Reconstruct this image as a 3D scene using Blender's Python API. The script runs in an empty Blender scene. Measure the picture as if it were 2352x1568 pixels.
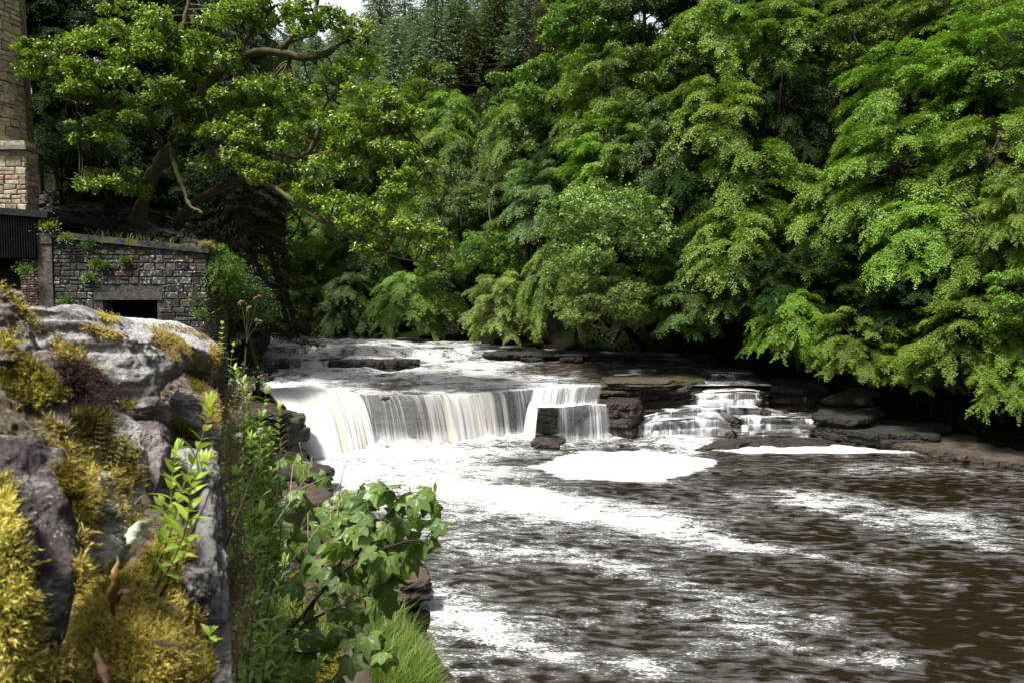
import bpy, math, random
import numpy as np
from mathutils import Vector, Matrix
from mathutils.bvhtree import BVHTree

# ---------------------------------------------------------------- camera, world, sun, exposure
SC = bpy.context.scene
COL = SC.collection
CAMZ, FPX, PITCH = 4.5, 1650.0, math.atan(84 / 1650)
cam = bpy.data.cameras.new('camera')
cam.sensor_width = 36
cam.lens = FPX / 2352 * 36
cam.clip_start = 0.05
cam.clip_end = 2000
cam.dof.use_dof = True
cam.dof.focus_distance = 14
cam.dof.aperture_fstop = 9
camo = bpy.data.objects.new('camera', cam)
COL.objects.link(camo)
camo.location = (0, 0, CAMZ)
camo.rotation_euler = (math.pi / 2 - PITCH, 0, 0)
SC.camera = camo

SUN_EL, SUN_AZ = math.radians(62), math.radians(232)   # azimuth clockwise from +Y: left, a little behind the camera
wd = bpy.data.worlds.new('World'); SC.world = wd; wd.use_nodes = True
nt = wd.node_tree
sky = nt.nodes.new('ShaderNodeTexSky')
sky.sky_type = 'NISHITA'; sky.sun_disc = False
sky.sun_elevation = SUN_EL; sky.sun_rotation = SUN_AZ
sky.air_density = 1.0; sky.dust_density = 5.0; sky.ozone_density = 0.6
bg = nt.nodes['Background']; bg.inputs[1].default_value = 0.066
hs = nt.nodes.new('ShaderNodeHueSaturation'); hs.inputs['Saturation'].default_value = 0.25
nt.links.new(sky.outputs[0], hs.inputs['Color'])
# bright cloud patch added ahead: sky brightened there alone so the gap shows white
tc = nt.nodes.new('ShaderNodeTexCoord'); dt = nt.nodes.new('ShaderNodeVectorMath'); dt.operation = 'DOT_PRODUCT'; dt.inputs[1].default_value = (-.12, .92, .38)
nt.links.new(tc.outputs['Generated'], dt.inputs[0]); mr = nt.nodes.new('ShaderNodeMapRange'); mr.interpolation_type = 'SMOOTHSTEP'
mr.inputs[1].default_value = .80; mr.inputs[2].default_value = .97; mr.inputs[3].default_value = 1; mr.inputs[4].default_value = 3.2
nt.links.new(dt.outputs['Value'], mr.inputs[0]); nt.links.new(mr.outputs[0], hs.inputs['Value']); nt.links.new(hs.outputs[0], bg.inputs[0])
sl = bpy.data.lights.new('sun', 'SUN'); sl.energy = 4.2; sl.angle = math.radians(8); sl.color = (1, .96, .88)
so = bpy.data.objects.new('sun', sl); COL.objects.link(so)
sd = Vector((math.sin(SUN_AZ) * math.cos(SUN_EL), math.cos(SUN_AZ) * math.cos(SUN_EL), math.sin(SUN_EL)))
so.rotation_euler = sd.to_track_quat('Z', 'Y').to_euler(); so.location = (0, 0, 60)
SC.view_settings.view_transform = 'Standard'; SC.view_settings.look = 'None'
SC.view_settings.exposure = 0.85; SC.view_settings.gamma = 1
SC.render.engine = 'CYCLES'
SC.cycles.max_bounces = 6; SC.cycles.diffuse_bounces = 2; SC.cycles.glossy_bounces = 2
SC.cycles.transmission_bounces = 3; SC.cycles.transparent_max_bounces = 10
SC.cycles.use_denoising = True
SC.cycles.sample_clamp_indirect = 4

# ---------------------------------------------------------------- numeric helpers
CT, ST = math.cos(PITCH), math.sin(PITCH)
def pdir(px, py):
    x = (px - 1176) / FPX; y = -(py - 784) / FPX
    return np.array([x, CT + y * ST, -ST + y * CT])
def W(px, py, Y):                      # world point seen at that pixel of the 2352 wide photo, Y metres ahead
    d = pdir(px, py); return np.array([0, 0, CAMZ]) + d * (Y / d[1])
def G(px, py, z):                      # ... on the level z
    d = pdir(px, py); return np.array([0, 0, CAMZ]) + d * ((z - CAMZ) / d[2])
def proj(x, y, z):
    zz = z - CAMZ
    dep = y * CT - zz * ST; up = y * ST + zz * CT
    return 1176 + FPX * x / dep, 784 - FPX * up / dep

def _h(i, j, k, s):
    i = i.astype(np.int64); j = j.astype(np.int64); k = k.astype(np.int64)
    n = (i * 374761393 + j * 668265263 + k * 2147483647 + s * 1274126177) & 0xFFFFFFFF
    n = ((n ^ (n >> 13)) * 1274126177) & 0xFFFFFFFF
    n = ((n ^ (n >> 16)) * 2246822519) & 0xFFFFFFFF
    return ((n ^ (n >> 15)) & 0xFFFFFF) / float(0xFFFFFF)
def vnoise(P, s=0):
    P = np.asarray(P, float); I = np.floor(P); f = P - I; f = f * f * f * (f * (f * 6 - 15) + 10)
    x, y, z = I[..., 0], I[..., 1], I[..., 2]; r = 0
    for a in (0, 1):
        for b in (0, 1):
            for c in (0, 1):
                w = (f[..., 0] if a else 1 - f[..., 0]) * (f[..., 1] if b else 1 - f[..., 1]) * (f[..., 2] if c else 1 - f[..., 2])
                r = r + w * _h(x + a, y + b, z + c, s)
    return r * 2 - 1
def fbm(P, o=4, s=0, lac=2.1, g=.5):
    P = np.asarray(P, float); r = 0; a = 1; t = 0
    for i in range(o):
        r = r + a * vnoise(P * lac ** i + 17.3 * i, s + i); t += a; a *= g
    return r / t
def sst(a, b, x):
    t = np.clip((x - a) / (b - a), 0, 1); return t * t * (3 - 2 * t)
def nrm(v):
    return v / (np.linalg.norm(v, axis=-1, keepdims=True) + 1e-9)
def xyz(x, y, z):
    return np.stack([x, y, z], -1)

# ---------------------------------------------------------------- objects
def put(o, parent=None, label=None, cat=None, group=None, kind=None):
    if o.name not in COL.objects: COL.objects.link(o)
    if parent is not None: o.parent = parent
    if label: o['label'] = label
    if cat: o['category'] = cat
    if group: o['group'] = group
    if kind: o['kind'] = kind
    return o
def mesh(name, V, F, mat, smooth=True, attrs=None, uv=None, mi=None):
    """V (n,3); F list of arrays (m,k) of indices"""
    me = bpy.data.meshes.new(name)
    V = np.asarray(V, np.float32).reshape(-1, 3)
    if not isinstance(F, (list, tuple)): F = [F]
    F = [np.asarray(f, np.int32) for f in F if len(f)]
    me.vertices.add(len(V)); me.vertices.foreach_set('co', V.ravel())
    L = np.concatenate([f.ravel() for f in F]); n = sum(len(f) for f in F)
    tot = np.concatenate([np.full(len(f), f.shape[1], np.int32) for f in F])
    st = np.concatenate([[0], np.cumsum(tot)[:-1]]).astype(np.int32)
    me.loops.add(len(L)); me.loops.foreach_set('vertex_index', L)
    me.polygons.add(n); me.polygons.foreach_set('loop_start', st); me.polygons.foreach_set('loop_total', tot)
    if mi is not None: me.polygons.foreach_set('material_index', np.asarray(mi, np.int32))
    me.polygons.foreach_set('use_smooth', np.full(n, smooth))
    for k, v in (attrs or {}).items():
        a = me.attributes.new(k, 'FLOAT', 'POINT'); a.data.foreach_set('value', np.asarray(v, np.float32).ravel())
    if uv is not None:
        u = me.uv_layers.new(name='UVMap'); u.data.foreach_set('uv', np.asarray(uv, np.float32)[L].ravel())
    for m in (mat if isinstance(mat, (list, tuple)) else [mat]): me.materials.append(m)
    me.update(); me.validate()
    return me
def obj(name, me, parent=None, **k):
    return put(bpy.data.objects.new(name, me), parent, **k)
def empty(name, loc, **k):
    o = bpy.data.objects.new(name, None); o.location = [float(c) for c in loc]; o.empty_display_size = .2
    return put(o, **k)
def child(name, me, e):                    # mesh given in world coordinates under an Empty
    o = obj(name, me, e); o.matrix_parent_inverse = Matrix.Translation(-Vector(e.location)); return o
def grid_faces(nu, nv, wrap=False):
    i = np.arange(nu if wrap else nu - 1)[:, None]; j = np.arange(nv - 1)[None]
    a = i * nv + j; b = ((i + 1) % nu) * nv + j
    return np.stack([a, b, b + 1, a + 1], -1).reshape(-1, 4)
class MB:                                  # collects pieces of one mesh
    def __init__(s): s.V = []; s.F = {}; s.n = 0; s.A = {}
    def add(s, V, F, **attrs):
        V = np.asarray(V, float).reshape(-1, 3)
        for f in (F if isinstance(F, list) else [F]):
            f = np.asarray(f)
            if len(f): s.F.setdefault(f.shape[1], []).append(f + s.n)
        s.V.append(V); s.n += len(V)
        for k, v in attrs.items(): s.A.setdefault(k, []).append(np.broadcast_to(np.asarray(v, float), (len(V),)))
    def mesh(s, name, mat, smooth=True):
        return mesh(name, np.concatenate(s.V), [np.concatenate(f) for f in s.F.values()], mat, smooth,
                    {k: np.concatenate(v) for k, v in s.A.items()})
def tube_vf(P, R, sides=7):
    P = np.asarray(P, float); R = np.broadcast_to(np.asarray(R, float), (len(P),))
    T = nrm(np.gradient(P, axis=0)); ref = np.array([0, 0, 1.]) if abs(T[:, 2]).mean() < .8 else np.array([1., 0, 0])
    A = nrm(np.cross(T, ref)); B = np.cross(T, A)
    th = np.linspace(0, 2 * np.pi, sides, endpoint=False)
    V = P[None] + R[None, :, None] * (np.cos(th)[:, None, None] * A[None] + np.sin(th)[:, None, None] * B[None])
    F = grid_faces(sides, len(P), True)
    caps = [np.arange(sides)[None] * len(P) + len(P) - 1, (np.arange(sides)[::-1])[None] * len(P)]
    return V.reshape(-1, 3), [F] + caps
def spline(P, n):
    P = np.asarray(P, float)
    if len(P) < 3: t = np.linspace(0, 1, n)[:, None]; return P[0] * (1 - t) + P[-1] * t
    Q = np.vstack([2 * P[0] - P[1], P, 2 * P[-1] - P[-2]]); out = []
    for t in np.linspace(0, len(P) - 1 - 1e-6, n):
        i = int(t); f = t - i; a, b, c, d = Q[i:i + 4]
        out.append(.5 * (2 * b + (c - a) * f + (2 * a - 5 * b + 4 * c - d) * f * f + (3 * b - a - 3 * c + d) * f ** 3))
    return np.array(out)
def box_vf(x0, x1, y0, y1, z0, z1):
    V = np.array([(x, y, z) for x in (x0, x1) for y in (y0, y1) for z in (z0, z1)], float)
    return V, np.array([(0, 1, 3, 2), (4, 6, 7, 5), (0, 4, 5, 1), (2, 3, 7, 6), (0, 2, 6, 4), (1, 5, 7, 3)])

# ---------------------------------------------------------------- materials
class Mt:
    def __init__(s, name):
        s.ma = bpy.data.materials.new(name); s.ma.use_nodes = True; s.t = s.ma.node_tree; s.t.nodes.clear()
        s.out = s.t.nodes.new('ShaderNodeOutputMaterial')
    def put(s, sock, v):
        if hasattr(v, 'node'): s.t.links.new(v, sock)
        elif v is not None:
            if isinstance(v, tuple) and len(v) == 3 and len(getattr(sock, 'default_value', ())) == 4: v = v + (1,)
            sock.default_value = v
    def n(s, typ, inp=None, out=0, **kw):
        nd = s.t.nodes.new('ShaderNode' + typ)
        for k, v in kw.items(): setattr(nd, k, v)
        for k, v in (inp or {}).items(): s.put(nd.inputs[k], v)
        return nd.outputs[out]
    def co(s, kind='Object'): return s.n('TexCoord', out=kind)
    def attr(s, a): return s.n('Attribute', out='Fac', attribute_name=a)
    def map(s, v, scale=(1, 1, 1), loc=(0, 0, 0), rot=(0, 0, 0)): return s.n('Mapping', {'Vector': v, 'Scale': scale, 'Location': loc, 'Rotation': rot})
    def noise(s, v, sc, det=4, rough=.55, dist=0): return s.n('TexNoise', {'Vector': v, 'Scale': sc, 'Detail': det, 'Roughness': rough, 'Distortion': dist})
    def vor(s, v, sc, feature='F1', out=0): return s.n('TexVoronoi', {'Vector': v, 'Scale': sc}, out=out, feature=feature)
    def ramp(s, f, a, b, c0=0., c1=1.): return s.n('MapRange', {'Value': f, 'From Min': a, 'From Max': b, 'To Min': c0, 'To Max': c1}, interpolation_type='SMOOTHSTEP')
    def m(s, op, a, b=None, clamp=False):
        nd = s.t.nodes.new('ShaderNodeMath'); nd.operation = op; nd.use_clamp = clamp
        s.put(nd.inputs[0], a); s.put(nd.inputs[1], b); return nd.outputs[0]
    def mix(s, f, a, b, mode='MIX'):
        nd = s.t.nodes.new('ShaderNodeMix'); nd.data_type = 'RGBA'; nd.blend_type = mode
        s.put(nd.inputs[0], f); s.put(nd.inputs[6], a); s.put(nd.inputs[7], b); return nd.outputs[2]
    def bump(s, h, st=.5, d=.1, nin=None):
        return s.n('Bump', {'Height': h, 'Strength': st, 'Distance': d, **({'Normal': nin} if nin else {})})
    def bsdf(s, col, rough=.7, spec=.5, normal=None, **kw):
        i = {'Base Color': col, 'Roughness': rough, 'Specular IOR Level': spec}
        if normal: i['Normal'] = normal
        i.update(kw); return s.n('BsdfPrincipled', i)
    def end(s, sh): s.t.links.new(sh, s.out.inputs[0]); return s.ma
    def mixs(s, f, a, b):
        nd = s.t.nodes.new('ShaderNodeMixShader'); s.put(nd.inputs[0], f); s.t.links.new(a, nd.inputs[1]); s.t.links.new(b, nd.inputs[2]); return nd.outputs[0]

def m_leaf(name, dark, light, trans=.24, rough=.42, spec=.5, mottle=0):
    s = Mt(name); t = s.attr('tone'); r = s.n('ObjectInfo', out='Random')
    c = s.mix(t, dark, light)
    if mottle:
        nn = s.noise(s.co(), mottle, 5, .7); c = s.mix(s.ramp(nn, .40, .66, 0, .55), c, tuple(k * .35 for k in light)); c = s.mix(s.ramp(s.noise(s.co(), mottle * .4, 4, .7), .62, .72, 0, .8), c, (.16, .12, .03))
    hv = s.n('HueSaturation', {'Color': c, 'Hue': s.ramp(r, 0, 1, .480, .501), 'Saturation': 1., 'Value': s.ramp(r, 0, 1, .85, 1.15)})
    b = s.bsdf(hv, rough, spec)
    tr = s.n('BsdfTranslucent', {'Color': s.mix(.5, hv, s.mix(1., hv, (1.6, 1.8, .5), 'MULTIPLY'))})
    return s.end(s.mixs(trans, b, tr))
def m_bark(name, a, b, moss=0.):
    s = Mt(name); v = s.co(); n = s.noise(s.map(v, (1, 1, .25)), 9, 6, .7); n2 = s.noise(v, 1.3, 3)
    c = s.mix(n, a, b)
    if moss:
        up = s.n('SeparateXYZ', {0: s.n('NewGeometry', out='Normal')}, out=2)
        c = s.mix(s.m('MULTIPLY', s.ramp(s.m('ADD', up, n2), .5, 1.1), moss), c, (.10, .11, .02))
    return s.end(s.bsdf(c, .9, .3, s.bump(n, .8, .05)))
def m_foam_water(name, base, streak, foamcol=(.64, .65, .67), fs=1., rough=.08, rot=0., wave=.5):
    """brown river water; attribute foam = share of the surface covered by froth and, upstream, painted sky glints; streak = (along, across) scale"""
    s = Mt(name); v = s.map(s.co(), rot=(0, 0, rot)); f = s.attr('foam')
    warp = s.noise(v, .8, 2)
    vs = s.map(v, (streak[0], streak[1], 1))
    vs = s.n('VectorMath', {0: vs, 1: s.n('CombineXYZ', {0: s.m('MULTIPLY', warp, 1.2), 1: s.m('MULTIPLY', warp, 1.6)})}, operation='ADD')
    n1 = s.noise(vs, 1.0, 6, .62, .4); n2 = s.noise(s.map(vs, (2.3, 2.0, 1)), 2.6, 4, .6, .3)
    n3 = s.noise(s.map(vs, (2.0, 2.2, 1), loc=(5, 3, 0)), 5.5, 3, .6, .3)
    n = s.m('ADD', s.m('ADD', s.m('MULTIPLY', n1, .38), s.m('MULTIPLY', n2, .34)), s.m('MULTIPLY', n3, .28))
    # noise centred at .5, spread about .12
    th = s.m('SUBTRACT', .70, s.m('MULTIPLY', f, .45))
    mask = s.n('MapRange', {'Value': n, 'From Min': th, 'From Max': s.m('ADD', th, .10)}, interpolation_type='SMOOTHSTEP')
    mask2 = s.m('MULTIPLY', s.n('MapRange', {'Value': n1, 'From Min': s.m('SUBTRACT', th, .12), 'From Max': s.m('ADD', th, .05)}), .15)
    mask = s.m('MAXIMUM', mask, mask2, True)
    wv = s.noise(s.map(v, (streak[0] * .8, streak[1] * 1.1, 1)), 1.6, 5, .6, .6)
    nb = s.bump(s.m('ADD', wv, s.m('MULTIPLY', mask, .25)), wave, .12)
    w = s.bsdf(s.mix(s.noise(v, .35, 2), base, tuple(c * 1.7 for c in base)), rough, .6, nb, IOR=1.33)
    fc = s.mix(s.ramp(n2, .3, .6), tuple(c * .80 for c in foamcol), foamcol)
    fc = s.mix(s.ramp(s.noise(v, 5.5, 6, .75), .52, .66, 0, .55), fc, (.46, .41, .31))
    fo = s.bsdf(fc, .8, .15, s.bump(s.m('ADD', n2, s.noise(v, 9, 5, .7)), .6, .10))
    return s.end(s.mixs(mask, w, fo))
def m_fall(name):
    """long-exposure falling water: strands of froth with clear gaps; u metres along the lip, v 0..1 down"""
    s = Mt(name); uv = s.n('UVMap'); d = s.attr('foam'); ti = s.attr('tint')
    a = s.noise(s.map(uv, (9, .35, 1)), 1, 3, .6); b = s.noise(s.map(uv, (34, .9, 1)), 1, 3, .6); c = s.noise(s.map(uv, (2.2, .25, 1)), 1, 2)
    n = s.m('ADD', s.m('ADD', s.m('MULTIPLY', a, .36), s.m('MULTIPLY', b, .27)), s.m('MULTIPLY', c, .37))
    th = s.m('SUBTRACT', .72, s.m('MULTIPLY', d, .46))
    mask = s.n('MapRange', {'Value': n, 'From Min': s.m('SUBTRACT', th, .05), 'From Max': s.m('ADD', th, .16)}, interpolation_type='SMOOTHSTEP')
    mask = s.m('MULTIPLY', s.m('MAXIMUM', mask, s.m('MULTIPLY', d, .45)), .96, True)
    tn = s.m('MULTIPLY', ti, s.ramp(c, .36, .70, 0, .75), True)
    col = s.mix(tn, (.78, .79, .82), (.78, .70, .50))
    sh = s.mixs(.35, s.bsdf(col, .55, .3), s.n('BsdfTranslucent', {'Color': col}))
    return s.end(s.mixs(mask, s.n('BsdfTransparent', {'Color': (.97, .96, .95)}), sh))
def m_rock(name, c1, c2, c3, moss=.4, lich=0., rough=.75, sc=1., band=5., bd=.06, mosscol=(.13, .12, .015), wet=0.):
    s = Mt(name); v = s.co()
    big = s.noise(v, 1.1 * sc, 4, .6); vb = s.map(v, (1, 1, band)); lay = s.noise(vb, 1.6 * sc, 6, .65); fine = s.noise(v, 14 * sc, 6, .7)
    c = s.mix(s.ramp(lay, .35, .65), c1, c2); c = s.mix(s.ramp(big, .45, .65), c, c3)
    c = s.mix(s.ramp(fine, .35, .75, 0, .5), c, (.02, .018, .016))
    up = s.n('SeparateXYZ', {0: s.n('NewGeometry', out='Normal')}, out=2)
    if lich:
        lm = s.m('MULTIPLY', s.ramp(s.m('ADD', s.noise(v, 5 * sc, 7, .75), s.m('MULTIPLY', up, .06)), .56, .62), lich)
        c = s.mix(lm, c, (.55, .56, .53))
    if moss:
        mm = s.ramp(s.m('ADD', s.noise(v, 1.7 * sc, 5, .6), s.m('MULTIPLY', up, .22)), .88 - moss * .35, .95 - moss * .35)
        c = s.mix(mm, c, s.mix(fine, mosscol, tuple(k * .4 for k in mosscol)))
    h = s.m('ADD', s.m('ADD', s.m('MULTIPLY', lay, .7), s.m('MULTIPLY', fine, .35)), s.m('MULTIPLY', s.noise(v, 5 * sc, 5, .7), .8))
    return s.end(s.bsdf(c, s.ramp(big, .3, .7, rough - wet, rough), .5, s.bump(h, 1., bd * 1.6)))

M = {}
M['pool'] = m_foam_water('pool_water', (.0075, .0048, .0017), (2.3, 6.0), rough=.09, rot=.12, wave=.45)
M['upper'] = m_foam_water('rapids_water', (.020, .014, .008), (2.0, 5.5), rough=.12, rot=-.25, wave=.9)
M['fall'] = m_fall('falling_water')
M['wet_rock'] = m_rock('wet_sandstone', (.016, .013, .010), (.050, .036, .025), (.028, .022, .018), moss=.15, rough=.55, wet=.25, mosscol=(.07, .075, .01))
M['mossy_rock'] = m_rock('mossy_sandstone', (.020, .016, .012), (.060, .045, .030), (.030, .026, .018), moss=.62, rough=.7, wet=.2, mosscol=(.055, .065, .008))
M['dry_rock'] = m_rock('bank_sandstone', (.035, .025, .018), (.10, .072, .048), (.055, .042, .032), moss=.22, rough=.85, mosscol=(.13, .10, .012))
M['dark_rock'] = m_rock('rock_painted_shade', (.008, .007, .006), (.028, .022, .017), (.014, .012, .011), moss=.1, rough=.8, mosscol=(.05, .055, .01))  # darker rock copy, shade under the bank trees put into its colour
M['cliff'] = m_rock('cliff_rock', (.025, .022, .02), (.075, .065, .06), (.045, .04, .038), moss=.3, lich=.15, rough=.9, sc=.6, mosscol=(.09, .09, .015))
M['bark'] = m_bark('bark', (.035, .026, .018), (.12, .095, .07))
M['bark_moss'] = m_bark('mossy_bark', (.03, .022, .015), (.13, .10, .07), moss=.8)
M['bark_dark'] = m_bark('dark_bark', (.02, .015, .01), (.06, .045, .035))
M['twig'] = m_bark('pale_dead_twig', (.25, .2, .15), (.42, .36, .28))
M['stem'] = m_bark('brown_stem', (.09, .05, .03), (.18, .11, .07))
M['stem_green'] = m_bark('green_stem', (.10, .14, .03), (.17, .19, .06))
def m_ground():
    s = Mt('forest_floor'); v = s.co(); n = s.noise(v, 1.2, 6, .65); f = s.noise(v, 16, 6, .75)
    c = s.mix(s.ramp(n, .4, .6), (.012, .009, .006), (.008, .013, .004)); c = s.mix(s.ramp(f, .55, .7), c, (.022, .017, .010))
    return s.end(s.bsdf(c, 1., .03, s.bump(f, .8, .08)))
M['ground'] = m_ground()
# ---------------------------------------------------------------- terrain
LB = np.array([(-.1, -12), (-.2, 2), (-.55, 6), (-.76, 8.5), (-1.45, 12.2), (-3.0, 15.2), (-4.6, 17.7), (-6.3, 22), (-8.8, 25.5), (-10.4, 29), (-13, 36), (-18, 44), (-30, 49), (-60, 54)], float)
RB = np.array([(-60, 66), (-34, 57), (-17.5, 49.5), (-10, 46.5), (-3.6, 42.5), (-1.4, 37.5), (2.5, 34.2), (7.7, 31.5), (12.2, 29), (13.2, 25.5), (14.5, 20.6), (18.5, 14), (22, 2), (24, -12)], float)
def dist_poly(x, y, PL):
    best = np.full(np.shape(x), 1e9); P = np.stack([x, y], -1)
    for a, b in zip(PL[:-1], PL[1:]):
        ab = b - a; t = np.clip(((P - a) @ ab) / (ab @ ab), 0, 1)
        best = np.minimum(best, np.linalg.norm(P - a - t[..., None] * ab, axis=-1))
    return best
def inside(x, y):
    PL = np.vstack([LB, RB]); c = np.zeros(np.shape(x), bool)
    for a, b in zip(PL, np.roll(PL, -1, 0)):
        k = (a[1] > y) != (b[1] > y)
        with np.errstate(divide='ignore', invalid='ignore'):
            c ^= k & (x < (b[0] - a[0]) * (y - a[1]) / (b[1] - a[1] + 1e-12) + a[0])
    return c
def height(x, y):
    x = np.asarray(x, float); y = np.asarray(y, float)
    ins = inside(x, y); dl = dist_poly(x, y, LB); dr = dist_poly(x, y, RB)
    n = fbm(xyz(x * .25, y * .25, x * 0), 4, 5); nf = fbm(xyz(x * 1.5, y * 1.5, x * 0), 3, 9)
    lv = 1.75 * sst(23, 29, y) + .6 * sst(33, 38, y)
    # right and far bank
    d = dr + n * .8
    hr = lv + .15 + .30 * np.clip(d, 0, 1.2) + 1.9 * sst(1.4, 2.6, d) + .80 * np.clip(d - 2.4, 0, 34) + .25 * np.clip(d - 36, 0, 60) + n * 1.2 * sst(2, 8, d) + nf * .12
    # left bank
    d = dl + n * .4
    lo = .02 + .10 * np.clip(dl, 0, 3) + 1.4 * sst(4.2, 7, d) + 2.4 * sst(6, 9, dl) + nf * .06
    up = lv + .25 + .5 * sst(1, 3, d) + 6.5 * sst(9.5, 13.5, dl + 1.0 * n) + .95 * np.clip(dl - 13, 0, 30) + nf * .15
    far = lv + .2 + .8 * sst(.8, 3, d) + .80 * np.clip(d - 2.5, 0, 34)
    t1 = sst(19.5, 23, y); t2 = sst(28, 34, y)
    hl = (lo * (1 - t1) + up * t1) * (1 - t2) + far * t2
    h = np.where(dl < dr, hl, hr)
    bed = np.where(y > 26.8, np.where(x > 2, -.7 + 1.8 * sst(30, 33, y), 1.0 + .4 * sst(34, 38, y)), -.8)
    sb = sst(0, .8, np.minimum(dl, dr)); h = np.where(ins, (lv - .25) * (1 - sb) + bed * sb + nf * .05, h)
    w = x + .41 * y                       # planted bank against the foot of the garden wall
    h = np.where((y < 6) & (y > -3) & (w < 1.6) & (x < .2), np.maximum(h, 2.3 - 1.7 * np.clip(w, 0, 2) + .15 * nf), h)
    return h
def terrain():
    for nm, xs, ys in (('ground', np.concatenate([np.arange(-190, -40, 4.), np.arange(-40, 40, .4), np.arange(40, 191, 4.)]),
                        np.concatenate([np.arange(-40, -4, 3.), np.arange(-4, 52, .4), np.arange(52, 260, 4.)])),):
        X, Y = np.meshgrid(xs, ys, indexing='ij'); Z = height(X, Y)
        obj(nm, mesh(nm, xyz(X, Y, Z), grid_faces(len(xs), len(ys)), M['ground']), kind='structure')
terrain()

# ---------------------------------------------------------------- river
def gau(px, py, cx, cy, rx, ry, a=0.):
    c, s = math.cos(a), math.sin(a); u = ((px - cx) * c + (py - cy) * s) / rx; v = (-(px - cx) * s + (py - cy) * c) / ry
    return np.exp(-(u * u + v * v))
def seg_w(px, py, pts, w):               # closeness to a drifting froth line
    PL = np.array(pts, float); best = np.full(px.shape, 1e9); P = np.stack([px, py * 2.4], -1)
    for a, b in zip(PL[:-1], PL[1:]):
        a = a * [1, 2.4]; b = b * [1, 2.4]
        ab = b - a; t = np.clip(((P - a) @ ab) / (ab @ ab), 0, 1)
        best = np.minimum(best, np.linalg.norm(P - a - t[..., None] * ab, axis=-1))
    return np.exp(-(best / w) ** 2)
def pool():
    # grid whose spacing grows with distance
    ys = [3.]
    while ys[-1] < 28: ys.append(ys[-1] + .03 + .0022 * ys[-1])
    ys = np.array(ys); nx = 420
    t = np.linspace(0, 1, nx)
    Y = np.broadcast_to(ys[None], (nx, len(ys)))
    x0 = np.interp(ys, LB[:, 1], LB[:, 0]) - 3.2; x1 = ys * .78 + 7
    X = x0[None] + (x1 - x0)[None] * t[:, None]
    px, py = proj(X, Y, 0 * X)
    wob = fbm(xyz(X * .5, Y * .8, X * 0), 3, 3)
    wob2 = fbm(xyz(X * .22, Y * .5, X * 0), 3, 13); sc_ = np.clip((py - 1000) / 250, .2, 2); pyw = py + wob * 12 * sc_ + wob2 * 42 * sc_; pxw = px + wob * 40 + wob2 * 60
    f = .30 + .13 * sst(1500, 900, px) - .05 * sst(1500, 2300, px)
    f += .85 * sst(1062, 1030, py + wob * 9) * sst(1680, 1560, px)                       # boiling froth at the foot of the falls
    f += .62 * gau(pxw, pyw, 880, 1078, 260, 32, .05) + .14 * fbm(xyz(X * 1.1, Y * 1.6, X * 0), 4, 77)
    f += .27 * gau(pxw, pyw, 1180, 1150, 400, 40, .12) + .25 * gau(pxw, pyw, 1480, 1190, 200, 30, .2)
    rx = 190 + 12 * wob; raft = 1 - np.hypot((px - 1428) / np.where(px < 1428, 200, 195), (py - 1070 + (px - 1428) * .01) / 33) + .09 * wob
    tail = 1 - np.hypot((px - 1570) / 80, (py - 1062) / 14)
    f = np.minimum(f, .70 + .12 * fbm(xyz(X * .9, Y * 1.5, X * 0), 3, 87)); rf = np.clip(np.maximum(raft, tail) * 4 + .7 * fbm(xyz(X * 1.3, Y * 1.3, X * 0), 4, 55) + .2, 0, 1); f = f * (1 - rf) + 1.05 * rf
    f = np.where(rf > .9, f, f - .4 * (1 - rf) * gau(px, py, 1430, 1070, 260, 60) * (py < 1068))
    strip = 1 - np.hypot((px - 1830) / 300, (py - 1030 - (px - 1830) * .02) / 11)
    rf = np.clip((strip + wob * .35) * 3, 0, 1); f = f * (1 - rf) + 1.05 * rf
    f += .22 * seg_w(px, pyw, [(1480, 1100), (1700, 1140), (1850, 1125), (2050, 1160), (2360, 1215)], 55)
    f += .20 * seg_w(px, pyw, [(1800, 1135), (2000, 1195), (2200, 1220), (2400, 1275)], 38)
    f += .22 * seg_w(px, pyw, [(1950, 1070), (2200, 1085), (2400, 1120)], 28)
    f += .15 * seg_w(pxw, pyw, [(1300, 1270), (1550, 1350), (1900, 1420), (2050, 1530)], 60)
    f += .17 * seg_w(pxw, pyw, [(1600, 1230), (1900, 1290), (2200, 1350)], 45)
    f += .24 * seg_w(pxw, pyw, [(900, 1380), (1040, 1390), (1180, 1480), (1350, 1530), (1500, 1560)], 75)
    f += .16 * seg_w(pxw, pyw, [(1500, 1430), (1640, 1400), (1900, 1530), (2100, 1520)], 50)
    f -= .25 * gau(px, py, 2250, 1430, 190, 70) + .18 * gau(px, py, 1700, 1110, 200, 20) + .2 * gau(px, py, 2150, 1130, 160, 22)
    f += .16 * fbm(xyz(X * .35, Y * .7, X * 0), 4, 21)
    dist = np.clip((1060 - py) / 50, 0, 1) * sst(1650, 1500, px)
    c, s = math.cos(.12), math.sin(.12); U = X * c - Y * s; V = X * s + Y * c
    Z = .055 * fbm(xyz(U * .55, V * 1.4, U * 0), 4, 31) + .028 * fbm(xyz(U * 1.8, V * 5.5, U * 0), 3, 41) * np.clip(f + .55, .3, 1.1)
    Z += dist * (.10 + .28 * np.abs(fbm(xyz(X * 1.2, Y * 1.6, X * 0), 4, 61)))
    obj('river', mesh('pool', xyz(X, Y, Z), grid_faces(nx, len(ys)), M['pool'], attrs={'foam': np.clip(f, 0, 1.6)}), kind='structure')
pool()

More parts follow.
